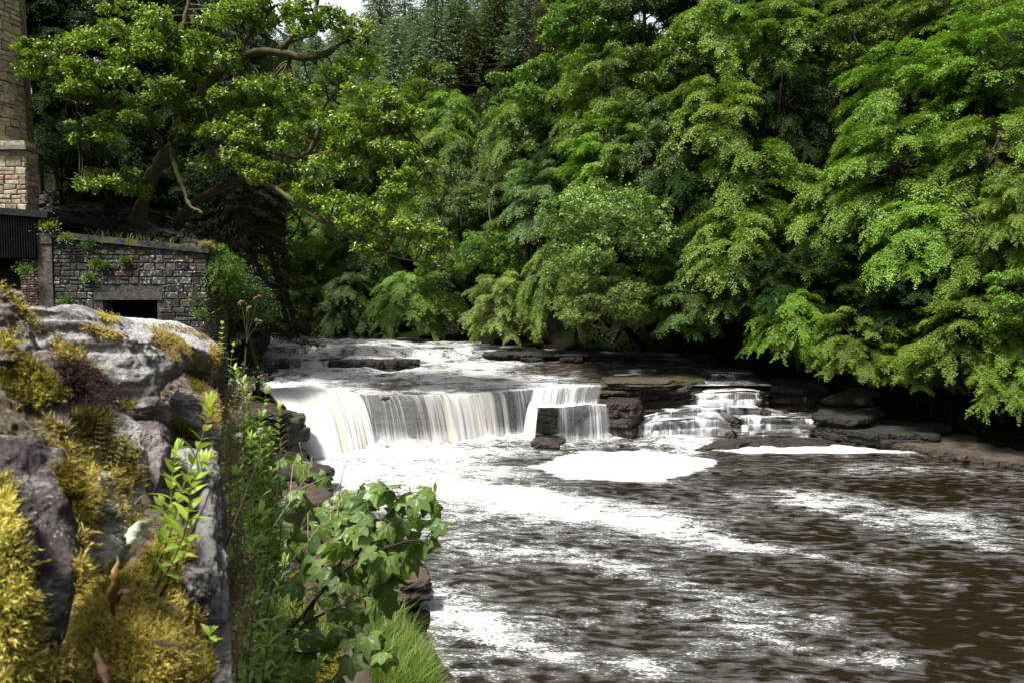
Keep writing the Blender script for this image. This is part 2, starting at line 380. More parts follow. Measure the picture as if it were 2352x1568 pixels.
LIPPX = [(600, 893, 1.62), (660, 891, 1.60), (735, 890, 1.58), (780, 895, 1.57), (822, 905, 1.56), (900, 908, 1.56), (985, 906, 1.56), (1080, 902, 1.56), (1160, 898, 1.57), (1230, 892, 1.58), (1300, 889, 1.6), (1385, 885, 1.62), (1440, 880, 1.64)]
LIP = np.array([G(*p) for p in LIPPX])
def lip_y(x): return np.interp(x, LIP[:, 0], LIP[:, 1])
STEPS = [  # (X from, X to, line Y at X, top minus bottom)
]
def upper_z(x, y):
    n = fbm(xyz(x * .6, y * .3, x * 0), 3, 71)
    yl = lip_y(x)
    left = sst(-3.6, -5.2, x)
    a = np.where(left > 0, 1, 0)
    yA = 30.6 + .5 * n + .10 * (x + 9); yB = 33.0 + .7 * n
    z = 1.57 + .02 * (y - yl)
    z = z + left * .34 * sst(yA - .25, yA, y) + (1 - left) * .34 * sst(28.5, 34, y)
    z = z + .26 * sst(yB - .3, yB, y) * sst(-1.5, -3, x) + .26 * sst(32, 36, y) * sst(-3, -1.5, x)
    z = z + .16 * sst(27.6 + .4 * n, 28.0 + .4 * n, y) * sst(-5.2, -6.5, x)
    return z
def upper():
    nx, ny = 300, 300
    xs = np.linspace(-12.5, 9.5, nx); v = np.linspace(0, 1, ny) ** 1.25
    X = np.broadcast_to(xs[:, None], (nx, ny)); yl = lip_y(xs)[:, None]
    Y = yl - .02 + (38.5 - yl) * v[None]
    Z = upper_z(X, Y)
    px, py = proj(X, Y, Z)
    w = fbm(xyz(X * .7, Y * .7, X * 0), 4, 81)
    near = sst(.0, .6, Y - yl)
    c, s = math.cos(-.25), math.sin(-.25); U = X * c - Y * s; V = X * s + Y * c
    Z = Z + near * (.09 * fbm(xyz(U * .8, V * 2.2, X * 0), 4, 91) + .16 * np.abs(fbm(xyz(X * .9, Y * 1.5, X * 0), 3, 95)) * sst(1250, 900, px))
    f = .47 + .24 * sst(1450, 650, px + w * 160)  # raised froth share here also stands for bright sky reflections
    f += .5 * gau(px, py, 700, 862, 150, 26) + .35 * gau(px, py, 650, 815, 160, 18) + .4 * gau(px, py, 1000, 835, 120, 12)
    f += .35 * gau(px, py, 1090, 868, 150, 14) + .25 * gau(px, py, 1300, 885, 150, 10)
    f -= .55 * gau(px + w * 40, py, 900, 888, 85, 13) + .25 * gau(px, py, 1350, 850, 160, 25) + .3 * gau(px, py, 1550, 855, 200, 30) + .15 * gau(px, py, 780, 795, 120, 6)
    f += .38 * w
    f += .6 * sst(.25, 0, Y - yl) * (px < 800)
    obj('river', mesh('rapids', xyz(X, Y, Z), grid_faces(nx, ny), M['upper'], attrs={'foam': np.clip(f, 0, .63 + .30 * fbm(xyz(X * 1.2, Y * 2.0, X * 0), 3, 88))}), kind='structure')
    # far reach
    xs = np.linspace(-60, 6, 220); ys = np.concatenate([[38.3], np.linspace(38.6, 66, 90)]); X, Y = np.meshgrid(xs, ys, indexing='ij')
    Z = 2.32 + .02 * (Y - 38) + .05 * fbm(xyz(X * .5, Y * .9, X * 0), 4, 96); Z[:, 0] -= .03
    px, py = proj(X, Y, Z)
    f = .40 + .35 * fbm(xyz(X * .2, Y * .5, X * 0), 3, 97) + .25 * sst(785, 775, py) * 0
    obj('river', mesh('far_reach', xyz(X, Y, Z), grid_faces(len(xs), len(ys)), M['upper'], attrs={'foam': np.clip(f, 0, 1)}), kind='structure')
upper()

def fall(lip, base, power=1.6, foam=.75, tint=0., nv=26, jit=.06, seed=0, back=.22, push=0., steps=0, dens=22, rag=0.):
    """a sheet of falling water from a lip polyline to a base polyline (world points)"""
    lip = np.array(lip, float); base = np.array(base, float)
    L = np.linalg.norm(np.diff(lip, axis=0), axis=1).sum(); nu = max(16, int(L * dens))
    def res(P):
        s = np.concatenate([[0], np.cumsum(np.linalg.norm(np.diff(P, axis=0), axis=1))]); t = np.linspace(0, s[-1], nu)
        return np.stack([np.interp(t, s, P[:, k]) for k in range(3)], -1)
    A, B = res(lip), res(base); u = np.linspace(0, L, nu)
    v = np.linspace(0, 1, nv)
    hd = B - A; hd[:, 2] = 0; out = nrm(hd)
    n1 = fbm(xyz(u * 5, u * 0 + seed, u * 0), 3, 7)
    V = []; 
    if rag:
        A = A + out * (rag * fbm(xyz(u * 1.6, u * 0 + seed, u * 0 + 3), 3, 17))[:, None]; A[:, 2] += rag * .35 * np.floor(vnoise(xyz(u * 1.1, u * 0 + seed, u * 0), 5) * 3) / 3
    for k, t in enumerate(v):
        if steps:                           # water tumbling over small ledges
            q = t * steps + 1.5 * fbm(xyz(u * 1.5, u * 0 + seed, u * 0), 3, 19) * (0 < t < 1); fl = np.floor(q); fr = q - fl
            hz = np.clip((fl + np.clip(fr * 1.6, 0, 1)) / steps, 0, 1)[:, None]; vz = np.clip((fl + sst(.45, 1.0, fr)) / steps, 0, 1)
            P = A + (B - A) * hz; P[:, 2] = A[:, 2] + (B[:, 2] - A[:, 2]) * vz
        else:
            P = A + (B - A) * t
            P[:, 2] = A[:, 2] + (B[:, 2] - A[:, 2]) * t ** power
        P += out * ((n1 * jit * min(1, t * 3))[:, None]) + out * push * math.sin(math.pi * t)
        V.append(P)
    V = np.stack(V, 1)
    pre = A - out * back; pre[:, 2] += .008; V[:, 0, 2] += .008
    V = np.concatenate([pre[:, None], V], 1); nv += 1
    vv = np.concatenate([[-.1], v])
    uvs = np.stack(np.broadcast_arrays(u[:, None], vv[None]), -1).reshape(-1, 2) + seed * 3.7
    fo = np.interp(u / L, np.linspace(0, 1, len(np.atleast_1d(foam))) if np.ndim(foam) else [0, 1], foam if np.ndim(foam) else [foam, foam])
    ti = np.interp(u / L, np.linspace(0, 1, len(np.atleast_1d(tint))) if np.ndim(tint) else [0, 1], tint if np.ndim(tint) else [tint, tint])
    F = np.broadcast_to(fo[:, None], (nu, nv)) + .25 * sst(.8, 1.0, vv)[None] + .2 * sst(.14, 0, vv)[None] + 0 * V[..., 0]
    if steps: F = F - .22 + .5 * fbm(xyz(np.broadcast_to(u[:, None] * 2.2, F.shape), np.broadcast_to(vv[None] * 3 + seed, F.shape), F * 0), 3, 23)
    ed = np.minimum(u, L - u)[:, None]; F = F - .35 * sst(.12, 0, ed)
    T = np.broadcast_to(ti[:, None], (nu, nv)) + 0 * F
    T = T * sst(0, .35, np.broadcast_to(vv[None], T.shape))
    return obj('waterfall', mesh('waterfall', V, grid_faces(nu, nv), M['fall'], attrs={'foam': F, 'tint': T}, uv=uvs), kind='structure')

# left chute: a smooth bulging slide
ch_l = [G(x, y, z) for x, y, z in ((606, 898, 1.62), (660, 891, 1.60), (735, 890, 1.58), (780, 895, 1.57), (824, 905, 1.57))]
ch_b = [G(x, y, 0.05) for x, y in ((692, 1046), (730, 1050), (775, 1045), (820, 1034), (866, 1022))]
fall(ch_l, ch_b, 1.9, [.80, .9, .78, .72, .7], [0, .4, 1.6, 1.4, .3], nv=34, jit=.10, back=.3, dens=26)
# main curtain
mb = [G(x, y, .02) for x, y in ((845, 1020), (950, 1020), (1050, 1018), (1130, 1012), (1195, 1003), (1245, 998))]
fall([G(*p) for p in LIPPX[4:10]], mb, 2.0, [.52, .42, .5, .78, .72, .45, .7], [.1, .1, .5, 1.0, 1.0, .1, .1], seed=1, dens=30, jit=.12)
fall([G(1225, 893, 1.58), G(1300, 889, 1.6), G(1385, 885, 1.62)], [G(1215, 935, 1.3), G(1290, 935, 1.25), G(1375, 925, 1.3)], 1.6, [.8, .6, .4], 0, seed=2, back=.3, rag=.06)
fall([G(1218, 922, 1.24), G(1226, 926, 1.22), G(1240, 930, 1.2)], [G(1200, 1015, 0), G(1212, 1020, 0), G(1228, 1022, 0)], 2.0, 1.0, .1, seed=3, back=.1)
fall([G(1282, 931, 1.21), G(1340, 930, 1.21), G(1396, 928, 1.21)], [G(1280, 1020, .02), G(1345, 1019, .02), G(1405, 1016, .02)], 2.0, [.7, .5, .4, .62, .4], 0, seed=4, rag=.1)
fall([G(1396, 928, 1.21), G(1440, 922, 1.21)], [G(1405, 1014, .02), G(1442, 1008, .02)], 2.0, [.25, .4], 0, seed=5)
# tumbling ledges on the right
def casc(px, yl, yb, zb, foam, seed, power=1.5, thr=.38, steps=2):
    zb = np.broadcast_to(zb, (len(px),))
    base = [G(x, y, z) for x, y, z in zip(px, yb, zb)]
    lip = []
    for x, y, b in zip(px, yl, base): lip.append(W(x, y, b[1] + thr))
    fall(lip, base, power, foam, .1, seed=seed, nv=30, back=.5, steps=steps, rag=.16, dens=30)
    return np.array(lip), np.array(base)
TIERS = []
TIERS.append(casc([1446, 1480, 1520, 1580, 1650, 1690], [985, 972, 966, 962, 962, 972], [1004, 1008, 1007, 1004, 1000, 1002], .05, [.6, .9, .7, .95, .75, .6], 11))
TIERS.append(casc([1478, 1520, 1580, 1650, 1700, 1750], [958, 946, 938, 935, 935, 938], [966, 960, 957, 958, 978, 988], [.62, .62, .62, .58, .36, .30], [.5, .85, .7, .95, .5, .6], 12))
TIERS.append(casc([1700, 1745, 1800, 1880, 1895], [962, 958, 958, 960, 962], [992, 990, 986, 988, 989], .30, [.75, .8, .6, .6, .3], 13))
TIERS.append(casc([1690, 1760, 1860], [993, 991, 992], [1006, 1004, 1004], .12, [.7, .6, .7], 14))
TIERS.append(casc([1598, 1640, 1700, 1745, 1752], [908, 900, 896, 898, 902], [930, 932, 932, 930, 928], .95, [.9, 1.0, 1., .8, .5], 15))
TIERS.append(casc([1622, 1680, 1760], [886, 884, 882], [900, 896, 891], 1.30, [.85, .7, .3], 16))
TIERS.append(casc([1630, 1680, 1728], [856, 858, 858], [872, 872, 871], 1.62, [.6, .35, .6], 17))
TIERS.append(casc([1410, 1460, 1512], [854, 853, 852], [862, 862, 861], 1.66, [.7, .8, .5], 18))
TIERS.append(casc([1838, 1850, 1868], [892, 893, 910], [922, 924, 922], .95, [.4, .5, .3], 19))
TIERS.append(casc([1745, 1775, 1800], [940, 944, 950], [952, 956, 960], .60, [.5, .6, .4], 20))
# small drops upstream
fall([W(565, 806, 33.5), W(600, 804, 33.4), W(655, 805, 33.3)], [W(562, 824, 33.1), W(600, 824, 33.0), W(660, 823, 32.9)], 1.7, 1.0, .8, seed=21, nv=10)
fall([W(690, 829, 30.6), W(740, 828, 30.5), W(770, 828, 30.4)], [W(688, 846, 30.2), W(740, 846, 30.1), W(775, 845, 30.)], 1.7, [.8, .9, .5], .2, seed=22, nv=10)
fall([W(605, 831, 30.9), W(650, 830, 30.8), W(690, 829, 30.7)], [W(600, 846, 30.5), W(650, 846, 30.4), W(690, 846, 30.3)], 1.7, [.6, .8, .6], .1, seed=23, nv=10)
fall([W(962, 802, 33.8), W(1000, 801, 33.8), W(1042, 802, 33.8)], [W(960, 815, 33.5), W(1000, 815, 33.5), W(1044, 814, 33.5)], 1.7, [.4, .3, .4], 0, seed=24, nv=10)
fall([W(1042, 800, 33.9), W(1078, 799, 33.8)], [W(1048, 822, 32.9), W(1086, 820, 32.8)], 1.5, 1.1, .5, seed=25, nv=10)

# ---------------------------------------------------------------- layered rock ledges
def ledge_mesh(poly, z0, z1, mat, layers=5, seed=0, jag=.12, under=.0, dome=.03, res=.07):
    """stack of sandstone beds with broken edges; poly = outline (x, y), counter-clockwise or not"""
    P = np.array([p[:2] for p in poly], float)
    c = P.mean(0); Q = np.vstack([P, P[:1]]); s = np.concatenate([[0], np.cumsum(np.linalg.norm(np.diff(Q, axis=0), axis=1))])
    n = int(max(28, min(420, s[-1] / res))); t = np.linspace(0, s[-1], n, endpoint=False)
    R = np.stack([np.interp(t, s, Q[:, k]) for k in (0, 1)], -1)
    T = nrm(np.roll(R, -1, 0) - np.roll(R, 1, 0)); N = np.stack([T[:, 1], -T[:, 0]], -1)
    if ((R - c) * N).sum() < 0: N = -N
    rng = np.random.RandomState(seed); zs = np.sort(np.concatenate([[0, 1], (np.arange(1, layers) + rng.uniform(-.3, .3, layers - 1)) / layers]))
    rings = []; Z = z0 + (z1 - z0) * zs
    for k in range(layers):
        q = np.floor(t / (.35 + 1.1 * rng.rand()) + rng.rand() * 9 + .6 * vnoise(xyz(t * 1.3, t * 0 + k, t * 0), seed))
        blk = _h(q, q * 0 + k, q * 0, seed)      # blocky offset of each bed
        off = (blk - .5) * jag * 2 + rng.uniform(-.5, .5) * jag + under * (1 - (k + .5) / layers) * -1 + fbm(xyz(R[:, 0] * 2, R[:, 1] * 2, k + 0 * t), 3, seed) * jag * .8
        za = Z[k] + .01; zb = Z[k + 1]
        h = zb - za; bev = min(.03, h * .3)
        for zz, o in ((za, -.04), (za + bev, 0), ((za + zb) / 2, .012), (zb - bev, 0), (zb, -.03)):
            wz = fbm(xyz(R[:, 0], R[:, 1], k + 0 * t), 2, seed + 3) * .04
            rings.append(np.concatenate([R + N * (off + o)[:, None] + rng.normal(0, .014, (n, 2)), (zz + wz)[:, None]], 1))
    last = rings[-1]
    for sc in (.96, .9, .82, .74, .65, .56, .47, .38, .29, .2, .1, .02):
        p = last.copy(); p[:, :2] = c + (last[:, :2] - c) * sc
        p[:, 2] = last[:, 2] * sc + (z1) * (1 - sc) + dome * (1 - sc) + .09 * fbm(xyz(p[:, 0] * 1.8, p[:, 1] * 1.8, p[:, 0] * 0), 5, seed + 5) * (1 - sc * .6)
        rings.append(p)
    V = np.stack(rings, 1); F = grid_faces(n, len(rings), True)
    q = V * 1.0; am = min(1., (z1 - z0) * 1.2)
    V[..., 0] += am * (.07 * fbm(q * 2.2, 4, seed + 21) + .03 * fbm(q * [9, 9, 14], 2, seed + 31)); V[..., 1] += am * (.07 * fbm(q * 2.2, 4, seed + 22) + .03 * fbm(q * [9, 9, 14], 2, seed + 32)); V[..., 2] += am * .03 * fbm(q * 4, 3, seed + 23)
    return mesh('rock', V, F, mat, smooth=False)
def ledge(poly, z0, z1, mat='wet_rock', label='', **k):
    o = obj('rock_ledge', ledge_mesh(poly, z0, z1, M[mat], **k), label=label, cat='rock'); return o
def gp(pts, z): return [G(x, y, z)[:2] for x, y in pts]
def off(P, dx, dy): return [(p[0] + dx, p[1] + dy) for p in P]

# rock behind the main curtain
L = LIP[3:12]
ledge([(p[0], p[1] - .02) for p in L] + [(L[-1][0], L[-1][1] + 1.5), (L[0][0], L[0][1] + 1.6)], -.3, 1.50, label='dark wet rock face behind the main curtain of falling water', layers=8, seed=1, jag=.05)
lc = np.array(ch_l)
ledge([(p[0] + .15, p[1] + .05) for p in lc] + [(lc[-1][0], lc[-1][1] + 1.5), (lc[0][0], lc[0][1] + 1.6)], -.3, 1.3, label='dark rock under the tan slide of water left of the falls', layers=6, seed=2, jag=.05)
# block in the falls with the right sheet in front of it
ledge(gp([(1212, 924), (1280, 929), (1340, 927), (1402, 925), (1446, 922), (1440, 903), (1330, 900), (1225, 903)], 1.2), -.2, 1.17, label='square dark block between the main curtain and the right sheet of water', layers=4, seed=3, jag=.07, dome=0)
ledge(gp([(1225, 1020), (1285, 1022), (1300, 1000), (1225, 996)], .2), -.2, .22, label='low wet stone at the foot of the square dark block', layers=2, seed=4, jag=.06)
# mossy mass right of the falls
ledge(gp([(1388, 884), (1440, 884), (1480, 882), (1550, 881), (1600, 877), (1625, 870), (1622, 858), (1480, 852), (1395, 860)], 1.66), -.2, 1.68, 'mossy_rock', label='broad flat-topped mossy rock shelf right of the falls', layers=9, seed=5, jag=.16)
ledge(gp([(1395, 879), (1445, 880), (1530, 880), (1555, 874), (1540, 866), (1400, 869)], 1.74), 1.5, 1.78, 'dry_rock', label='thin brown slab lying on the flat shelf right of the falls', layers=3, seed=6, jag=.1)
ledge(gp([(1440, 922), (1520, 923), (1590, 916), (1612, 908), (1600, 898), (1440, 898)], 1.05), -.2, 1.05, 'mossy_rock', label='stepped green mossy rock below the flat shelf', layers=6, seed=7, jag=.14)
ledge(gp([(1400, 926), (1455, 929), (1475, 915), (1405, 912)], 1.25), .1, 1.28, 'wet_rock', label='small dark outcrop right of the right water sheet', layers=4, seed=8, jag=.12)
names = ['lowest left step of the side cascade', 'wide middle step of the side cascade', 'right-hand step of the side cascade with thin veils', 'last low step of the side cascade above the pool',
         'bright upper step of the side cascade', 'narrow step above the bright upper cascade', 'topmost step of the side cascade under the trees', 'thin step of rock behind the flat shelf', 'dark step with a thin lone trickle', 'small broken step between cascade tiers']
for k, (l, b) in enumerate(TIERS):
    dep = 2.6 if k in (0, 1, 2, 4, 5, 6) else 1.2
    P = [(p[0], p[1] + .22) for p in l]; P = [(P[0][0] - .25, P[0][1] + .15)] + P + [(P[-1][0] + .35, P[-1][1] + .15), (P[-1][0] + .5, P[-1][1] + dep), (P[0][0] - .2, P[0][1] + dep)]
    zt = l[:, 2].mean() - .03
    ledge(P, -.4, zt, 'wet_rock', label='wet dark rock, ' + names[k], layers=max(3, int((zt + .4) / .16)), seed=30 + k, jag=.06, dome=-.02)
    # thin film of running water on the step
    nx, ny = 40, 14; tt = np.linspace(0, 1, nx); xs = np.interp(tt, np.linspace(0, 1, len(l)), l[:, 0]); yy = np.interp(tt, np.linspace(0, 1, len(l)), l[:, 1]); zz = np.interp(tt, np.linspace(0, 1, len(l)), l[:, 2])
    X = np.broadcast_to(xs[:, None], (nx, ny)); Yv = yy[:, None] - .03 + np.linspace(0, min(dep, 1.3), ny)[None]
    Z = zz[:, None] + .012 + .02 * fbm(xyz(X * 2, Yv * 2, X * 0), 2, 200 + k) + 0 * Yv
    obj('river', mesh('film', xyz(X, Yv, Z), grid_faces(nx, ny), M['upper'], attrs={'foam': np.clip(.45 + .35 * fbm(xyz(X, Yv * 2, X * 0), 2, k) + .15 * (k in (1, 4, 0)), 0, 1.4)}), kind='structure')
# right bank
ledge(gp([(1880, 1005), (1960, 1012), (2100, 1030), (2200, 1052), (2352, 1072), (2600, 1090), (2600, 1000), (2250, 985), (1960, 985)], .12), -.4, .22, 'dry_rock', label='long low brown shelf along the right edge of the pool', layers=3, seed=50, jag=.15, dome=.1)
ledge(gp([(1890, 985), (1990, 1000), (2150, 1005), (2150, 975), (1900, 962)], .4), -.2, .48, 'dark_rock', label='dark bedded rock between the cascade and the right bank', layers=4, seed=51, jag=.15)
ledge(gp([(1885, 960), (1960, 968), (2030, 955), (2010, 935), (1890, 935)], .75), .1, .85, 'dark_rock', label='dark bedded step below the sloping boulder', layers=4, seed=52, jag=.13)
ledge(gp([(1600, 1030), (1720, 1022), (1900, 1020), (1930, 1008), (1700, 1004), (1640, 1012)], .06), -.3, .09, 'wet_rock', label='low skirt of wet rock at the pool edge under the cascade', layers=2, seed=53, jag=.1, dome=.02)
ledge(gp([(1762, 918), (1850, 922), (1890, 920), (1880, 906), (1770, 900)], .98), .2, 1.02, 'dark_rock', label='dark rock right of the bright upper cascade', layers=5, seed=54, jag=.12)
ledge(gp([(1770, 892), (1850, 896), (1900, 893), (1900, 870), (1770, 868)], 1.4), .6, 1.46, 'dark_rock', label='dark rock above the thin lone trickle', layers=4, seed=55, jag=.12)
# ledge by the far right bank and rocks in the rapids
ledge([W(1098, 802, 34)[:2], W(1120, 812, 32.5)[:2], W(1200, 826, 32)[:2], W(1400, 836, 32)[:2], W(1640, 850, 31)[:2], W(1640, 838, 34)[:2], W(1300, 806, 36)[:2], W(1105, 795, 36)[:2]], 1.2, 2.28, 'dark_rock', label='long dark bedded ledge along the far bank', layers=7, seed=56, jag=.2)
def rk(px, y0, y1, Y, dep, label, seed, mat='wet_rock', layers=3, jag=.1):
    xs = [W(p, y1, Y)[0] for p in px]; zt = W(px[0], y0, Y)[2]; zb = W(px[0], y1, Y)[2] - .5
    P = [(x, Y + .08 * ((k * 7) % 3 - 1)) for k, x in enumerate(xs)] + [(x, Y + dep + .1 * ((k * 5) % 3 - 1)) for k, x in reversed(list(enumerate(xs)))]
    return ledge(P, zb, zt, mat, label=label, layers=layers, seed=seed, jag=jag)
rk([752, 790, 850, 912], 829, 846, 29.9, 1.0, 'long mossy rock in the rapids, front middle one', 60)
rk([735, 780, 830], 824, 846, 30.6, .9, 'mossy rock in the rapids, left of the long front one', 61)
rk([880, 920, 960], 826, 843, 30.4, .9, 'flat rock at the right end of the mid-river row', 62)
rk([632, 648, 660], 836, 847, 30.0, .5, 'small dark stone with water sliding over it in the rapids', 63)
rk([958, 1000, 1044], 803, 816, 34.0, .8, 'dark rock under a thin fall upstream near the far ledge', 64)
rk([520, 560, 606], 848, 868, 27.3, 1.5, 'wet slab at the left edge of the rapids beside the bushes', 65)
rk([560, 590, 612], 868, 888, 26.2, .9, 'rounded dark stone just above the slide of water', 66)
# left bank by the chute
ledge(gp([(540, 960), (600, 970), (655, 975), (690, 966), (690, 950), (640, 938), (540, 935)], 1.22), -.4, 1.25, 'mossy_rock', label='tall mossy rock block left of the tan slide', layers=5, seed=70, jag=.13)
ledge(gp([(540, 946), (620, 950), (668, 944), (655, 930), (600, 923), (540, 922)], 1.58), 1.1, 1.6, 'wet_rock', label='dark wet layered slab on top of the tall mossy block', layers=3, seed=71, jag=.12)
ledge(gp([(600, 1080), (680, 1092), (745, 1095), (758, 1082), (720, 1062), (690, 1045), (600, 1042)], .42), -.4, .50, 'wet_rock', label='pointed wet ledge with a mossy tip at the foot of the slide', layers=4, seed=72, jag=.10)
ledge(gp([(600, 1150), (700, 1165), (762, 1155), (765, 1130), (690, 1112), (600, 1110)], .3), -.4, .36, 'dry_rock', label='brown mossy ledge half hidden behind the sapling', layers=3, seed=73, jag=.1)
# shelf along the lower left bank
ledge(gp([(560, 1300), (600, 1400), (720, 1440), (860, 1400), (985, 1340), (975, 1310), (900, 1295), (840, 1260), (700, 1230), (560, 1220)], .25), -.5, .32, 'dry_rock', label='mossy brown rock shelf at the water edge beside the sapling', layers=3, seed=74, jag=.12)
ledge(gp([(880, 1345), (940, 1350), (985, 1345), (978, 1318), (900, 1310)], .42), .2, .50, 'dry_rock', label='reddish brown slab on the mossy shelf over the water', layers=2, seed=75, jag=.07)
ledge(gp([(560, 1420), (600, 1640), (1090, 1640), (1010, 1530), (950, 1470), (880, 1410), (720, 1400)], .18), -.5, .24, 'dry_rock', label='grassy rock shelf at the bottom edge of the bank', layers=3, seed=76, jag=.1)
ledge(gp([(985, 1590), (1060, 1590), (1030, 1530), (960, 1490)], .3), .1, .34, 'dry_rock', label='pale bare stone at the tip of the grassy shelf', layers=2, seed=77, jag=.05)
def boulder_mesh(r, seed, mat, sub=5, cuts=9, amp=.1):
    import bmesh
    bm = bmesh.new(); bmesh.ops.create_icosphere(bm, subdivisions=sub, radius=1); me = bpy.data.meshes.new('rock'); bm.to_mesh(me); bm.free()
    n = len(me.vertices); V = np.empty(n * 3, np.float32); me.vertices.foreach_get('co', V); V = V.reshape(-1, 3).astype(float)
    rng = np.random.RandomState(seed)
    for k in range(cuts):
        d = nrm(rng.normal(size=3)); h = rng.uniform(.55, .85); q = V @ d - h; V -= np.where(q > 0, q, 0)[:, None] * d * .92
    V *= (1 + amp * fbm(V * 2.2 + seed, 5, seed))[:, None]
    V *= np.array(r); me.vertices.foreach_set('co', V.astype(np.float32).ravel()); me.materials.append(mat)
    me.polygons.foreach_set('use_smooth', np.full(len(me.polygons), True)); me.update(); return me
def boulder(px, py, Y, r, seed, mat, label, rot=0):
    o = obj('boulder', boulder_mesh(r, seed, M[mat]), label=label, cat='rock'); o.location = W(px, py, Y); o.rotation_euler = (0, rot, 0); return o
boulder(1945, 918, 25.6, (1.05, .8, .33), 3, 'dry_rock', 'pale sloping boulder right of the cascade under the branches', .12)
boulder(1990, 905, 26.2, (.6, .5, .22), 5, 'dry_rock', 'smaller pale slab lying on the sloping boulder', .2)
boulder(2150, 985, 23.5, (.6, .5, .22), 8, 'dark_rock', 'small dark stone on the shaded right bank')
# ---------------------------------------------------------------- foliage
def leaf_vf(P, D, Nn, Ln, Wd, fold=.18):
    D = nrm(D); S = nrm(np.cross(D, Nn)); Nn = np.cross(S, D); Ln = np.asarray(Ln)[..., None]; Wd = np.asarray(Wd)[..., None]
    m = P + D * Ln * .45
    V = np.stack([P, m + S * Wd * .5 + Nn * Wd * fold, P + D * Ln - Nn * Ln * .06, m - S * Wd * .5 + Nn * Wd * fold], 1)
    n = len(P); return V.reshape(-1, 3), np.arange(4 * n).reshape(n, 4)
def sphere_dirs(rng, n):
    return nrm(rng.normal(size=(n, 3)))
def lobe_foliage(mb, lobes, rng, dens=11, per=16, L=.13, style='spray', spray=.62, droop=.35, tone0=.0, inner=.12):
    C = np.array([l[0] for l in lobes]); Rr = np.array([l[1] for l in lobes])
    for k in range(len(lobes)):
        c, r = C[k], Rr[k]; area = 4 * np.pi * ((r[0] * r[1]) ** 1.6 / 3 + (r[0] * r[2]) ** 1.6 / 3 + (r[1] * r[2]) ** 1.6 / 3) ** (1 / 1.6)
        n = int(area * dens)
        if n < 1: continue
        d = sphere_dirs(rng, n); keep = rng.rand(n) < np.where(d[:, 2] < -.3, .45, 1); d = d[keep]; n = len(d)
        nz = 1 + .16 * vnoise((c + d * r) * 1.7, 3)
        p = c + d * r * (nz * (1 - rng.beta(1, 4, n) * .6))[:, None]
        q = ((p[:, None, :] - C[None]) / (Rr[None] * .86)); ins = ((q ** 2).sum(-1) < .75); ins[:, k] = False
        kp = (~ins.any(1)) | (rng.rand(n) < inner); p = p[kp]; d = d[kp]; n = len(p)
        if n < 1: continue
        o = nrm(d / r); lt = rng.uniform(-.5, .5)
        if style == 'spray':
            a = nrm(o * [1, 1, .55] + [0, 0, -droop] + rng.normal(0, .3, (n, 3)) + np.array([0, 0, .25]) * (o[:, 2:] > .3))
            up = nrm(np.array([0, 0, 1.]) + o * .45 + rng.normal(0, .22, (n, 3)))
            s = nrm(np.cross(a, up)); up = np.cross(s, a)
            sl = spray * rng.uniform(.6, 1.3, n)
            t = rng.rand(n, per); sd = np.where(np.arange(per) % 2, 1, -1)[None] * (1 + 0 * t)
            P = p[:, None] + a[:, None] * (t * sl[:, None])[..., None] + s[:, None] * (sd * (.12 + .28 * (1 - t)) * rng.rand(n, per) * sl[:, None])[..., None] - np.array([0, 0, 1.]) * (t ** 2 * sl[:, None] * .3)[..., None]
            P = P + rng.normal(0, .035, P.shape)
            D = a[:, None] * .8 + s[:, None] * (sd * .7)[..., None] + rng.normal(0, .3, P.shape) - np.array([0, 0, .25])
            Nn = up[:, None] + rng.normal(0, .38, P.shape)
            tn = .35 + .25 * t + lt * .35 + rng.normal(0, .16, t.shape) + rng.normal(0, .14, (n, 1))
        else:                                 # rosettes of leaves at twig ends
            a = nrm(o * .9 + [0, 0, .45] + rng.normal(0, .35, (n, 3))); u = nrm(np.cross(a, rng.normal(size=(n, 3)))); w = np.cross(a, u)
            th = rng.rand(n, per) * 2 * np.pi; rad = u[:, None] * np.cos(th)[..., None] + w[:, None] * np.sin(th)[..., None]
            tt = rng.rand(n, per)
            P = p[:, None] + rad * .02 - a[:, None] * (tt * spray * .45)[..., None] + rng.normal(0, spray * .11, (n, per, 3))
            D = rad + a[:, None] * rng.uniform(-.2, .9, (n, per, 1)); Nn = a[:, None] + rng.normal(0, .35, P.shape) - rad * .3
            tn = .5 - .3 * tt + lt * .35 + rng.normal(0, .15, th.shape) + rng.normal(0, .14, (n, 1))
        P = P.reshape(-1, 3); m = len(P); Lf = L * rng.uniform(.65, 1.2, m)
        V, F = leaf_vf(P, D.reshape(-1, 3), Nn.reshape(-1, 3), Lf, Lf * rng.uniform(.5, .7, m))
        mb.add(V, F, tone=np.repeat(np.clip(tn.reshape(-1) + tone0, 0, 1), 4))
def round_lobes(rng, R, n, lr=(.24, .40), flat=.62, shape=(1, 1, 1), low=0):
    out = []
    for k in range(n):
        d = sphere_dirs(rng, 1)[0]
        if d[2] < -.55 and not low: d[2] *= -.6
        q = R * rng.uniform(.45, .82) ** .8; r = R * rng.uniform(*lr)
        out.append((d * q * np.array(shape), np.array([r * rng.uniform(.9, 1.3), r * rng.uniform(.9, 1.3), r * flat * rng.uniform(.8, 1.25)])))
    return out
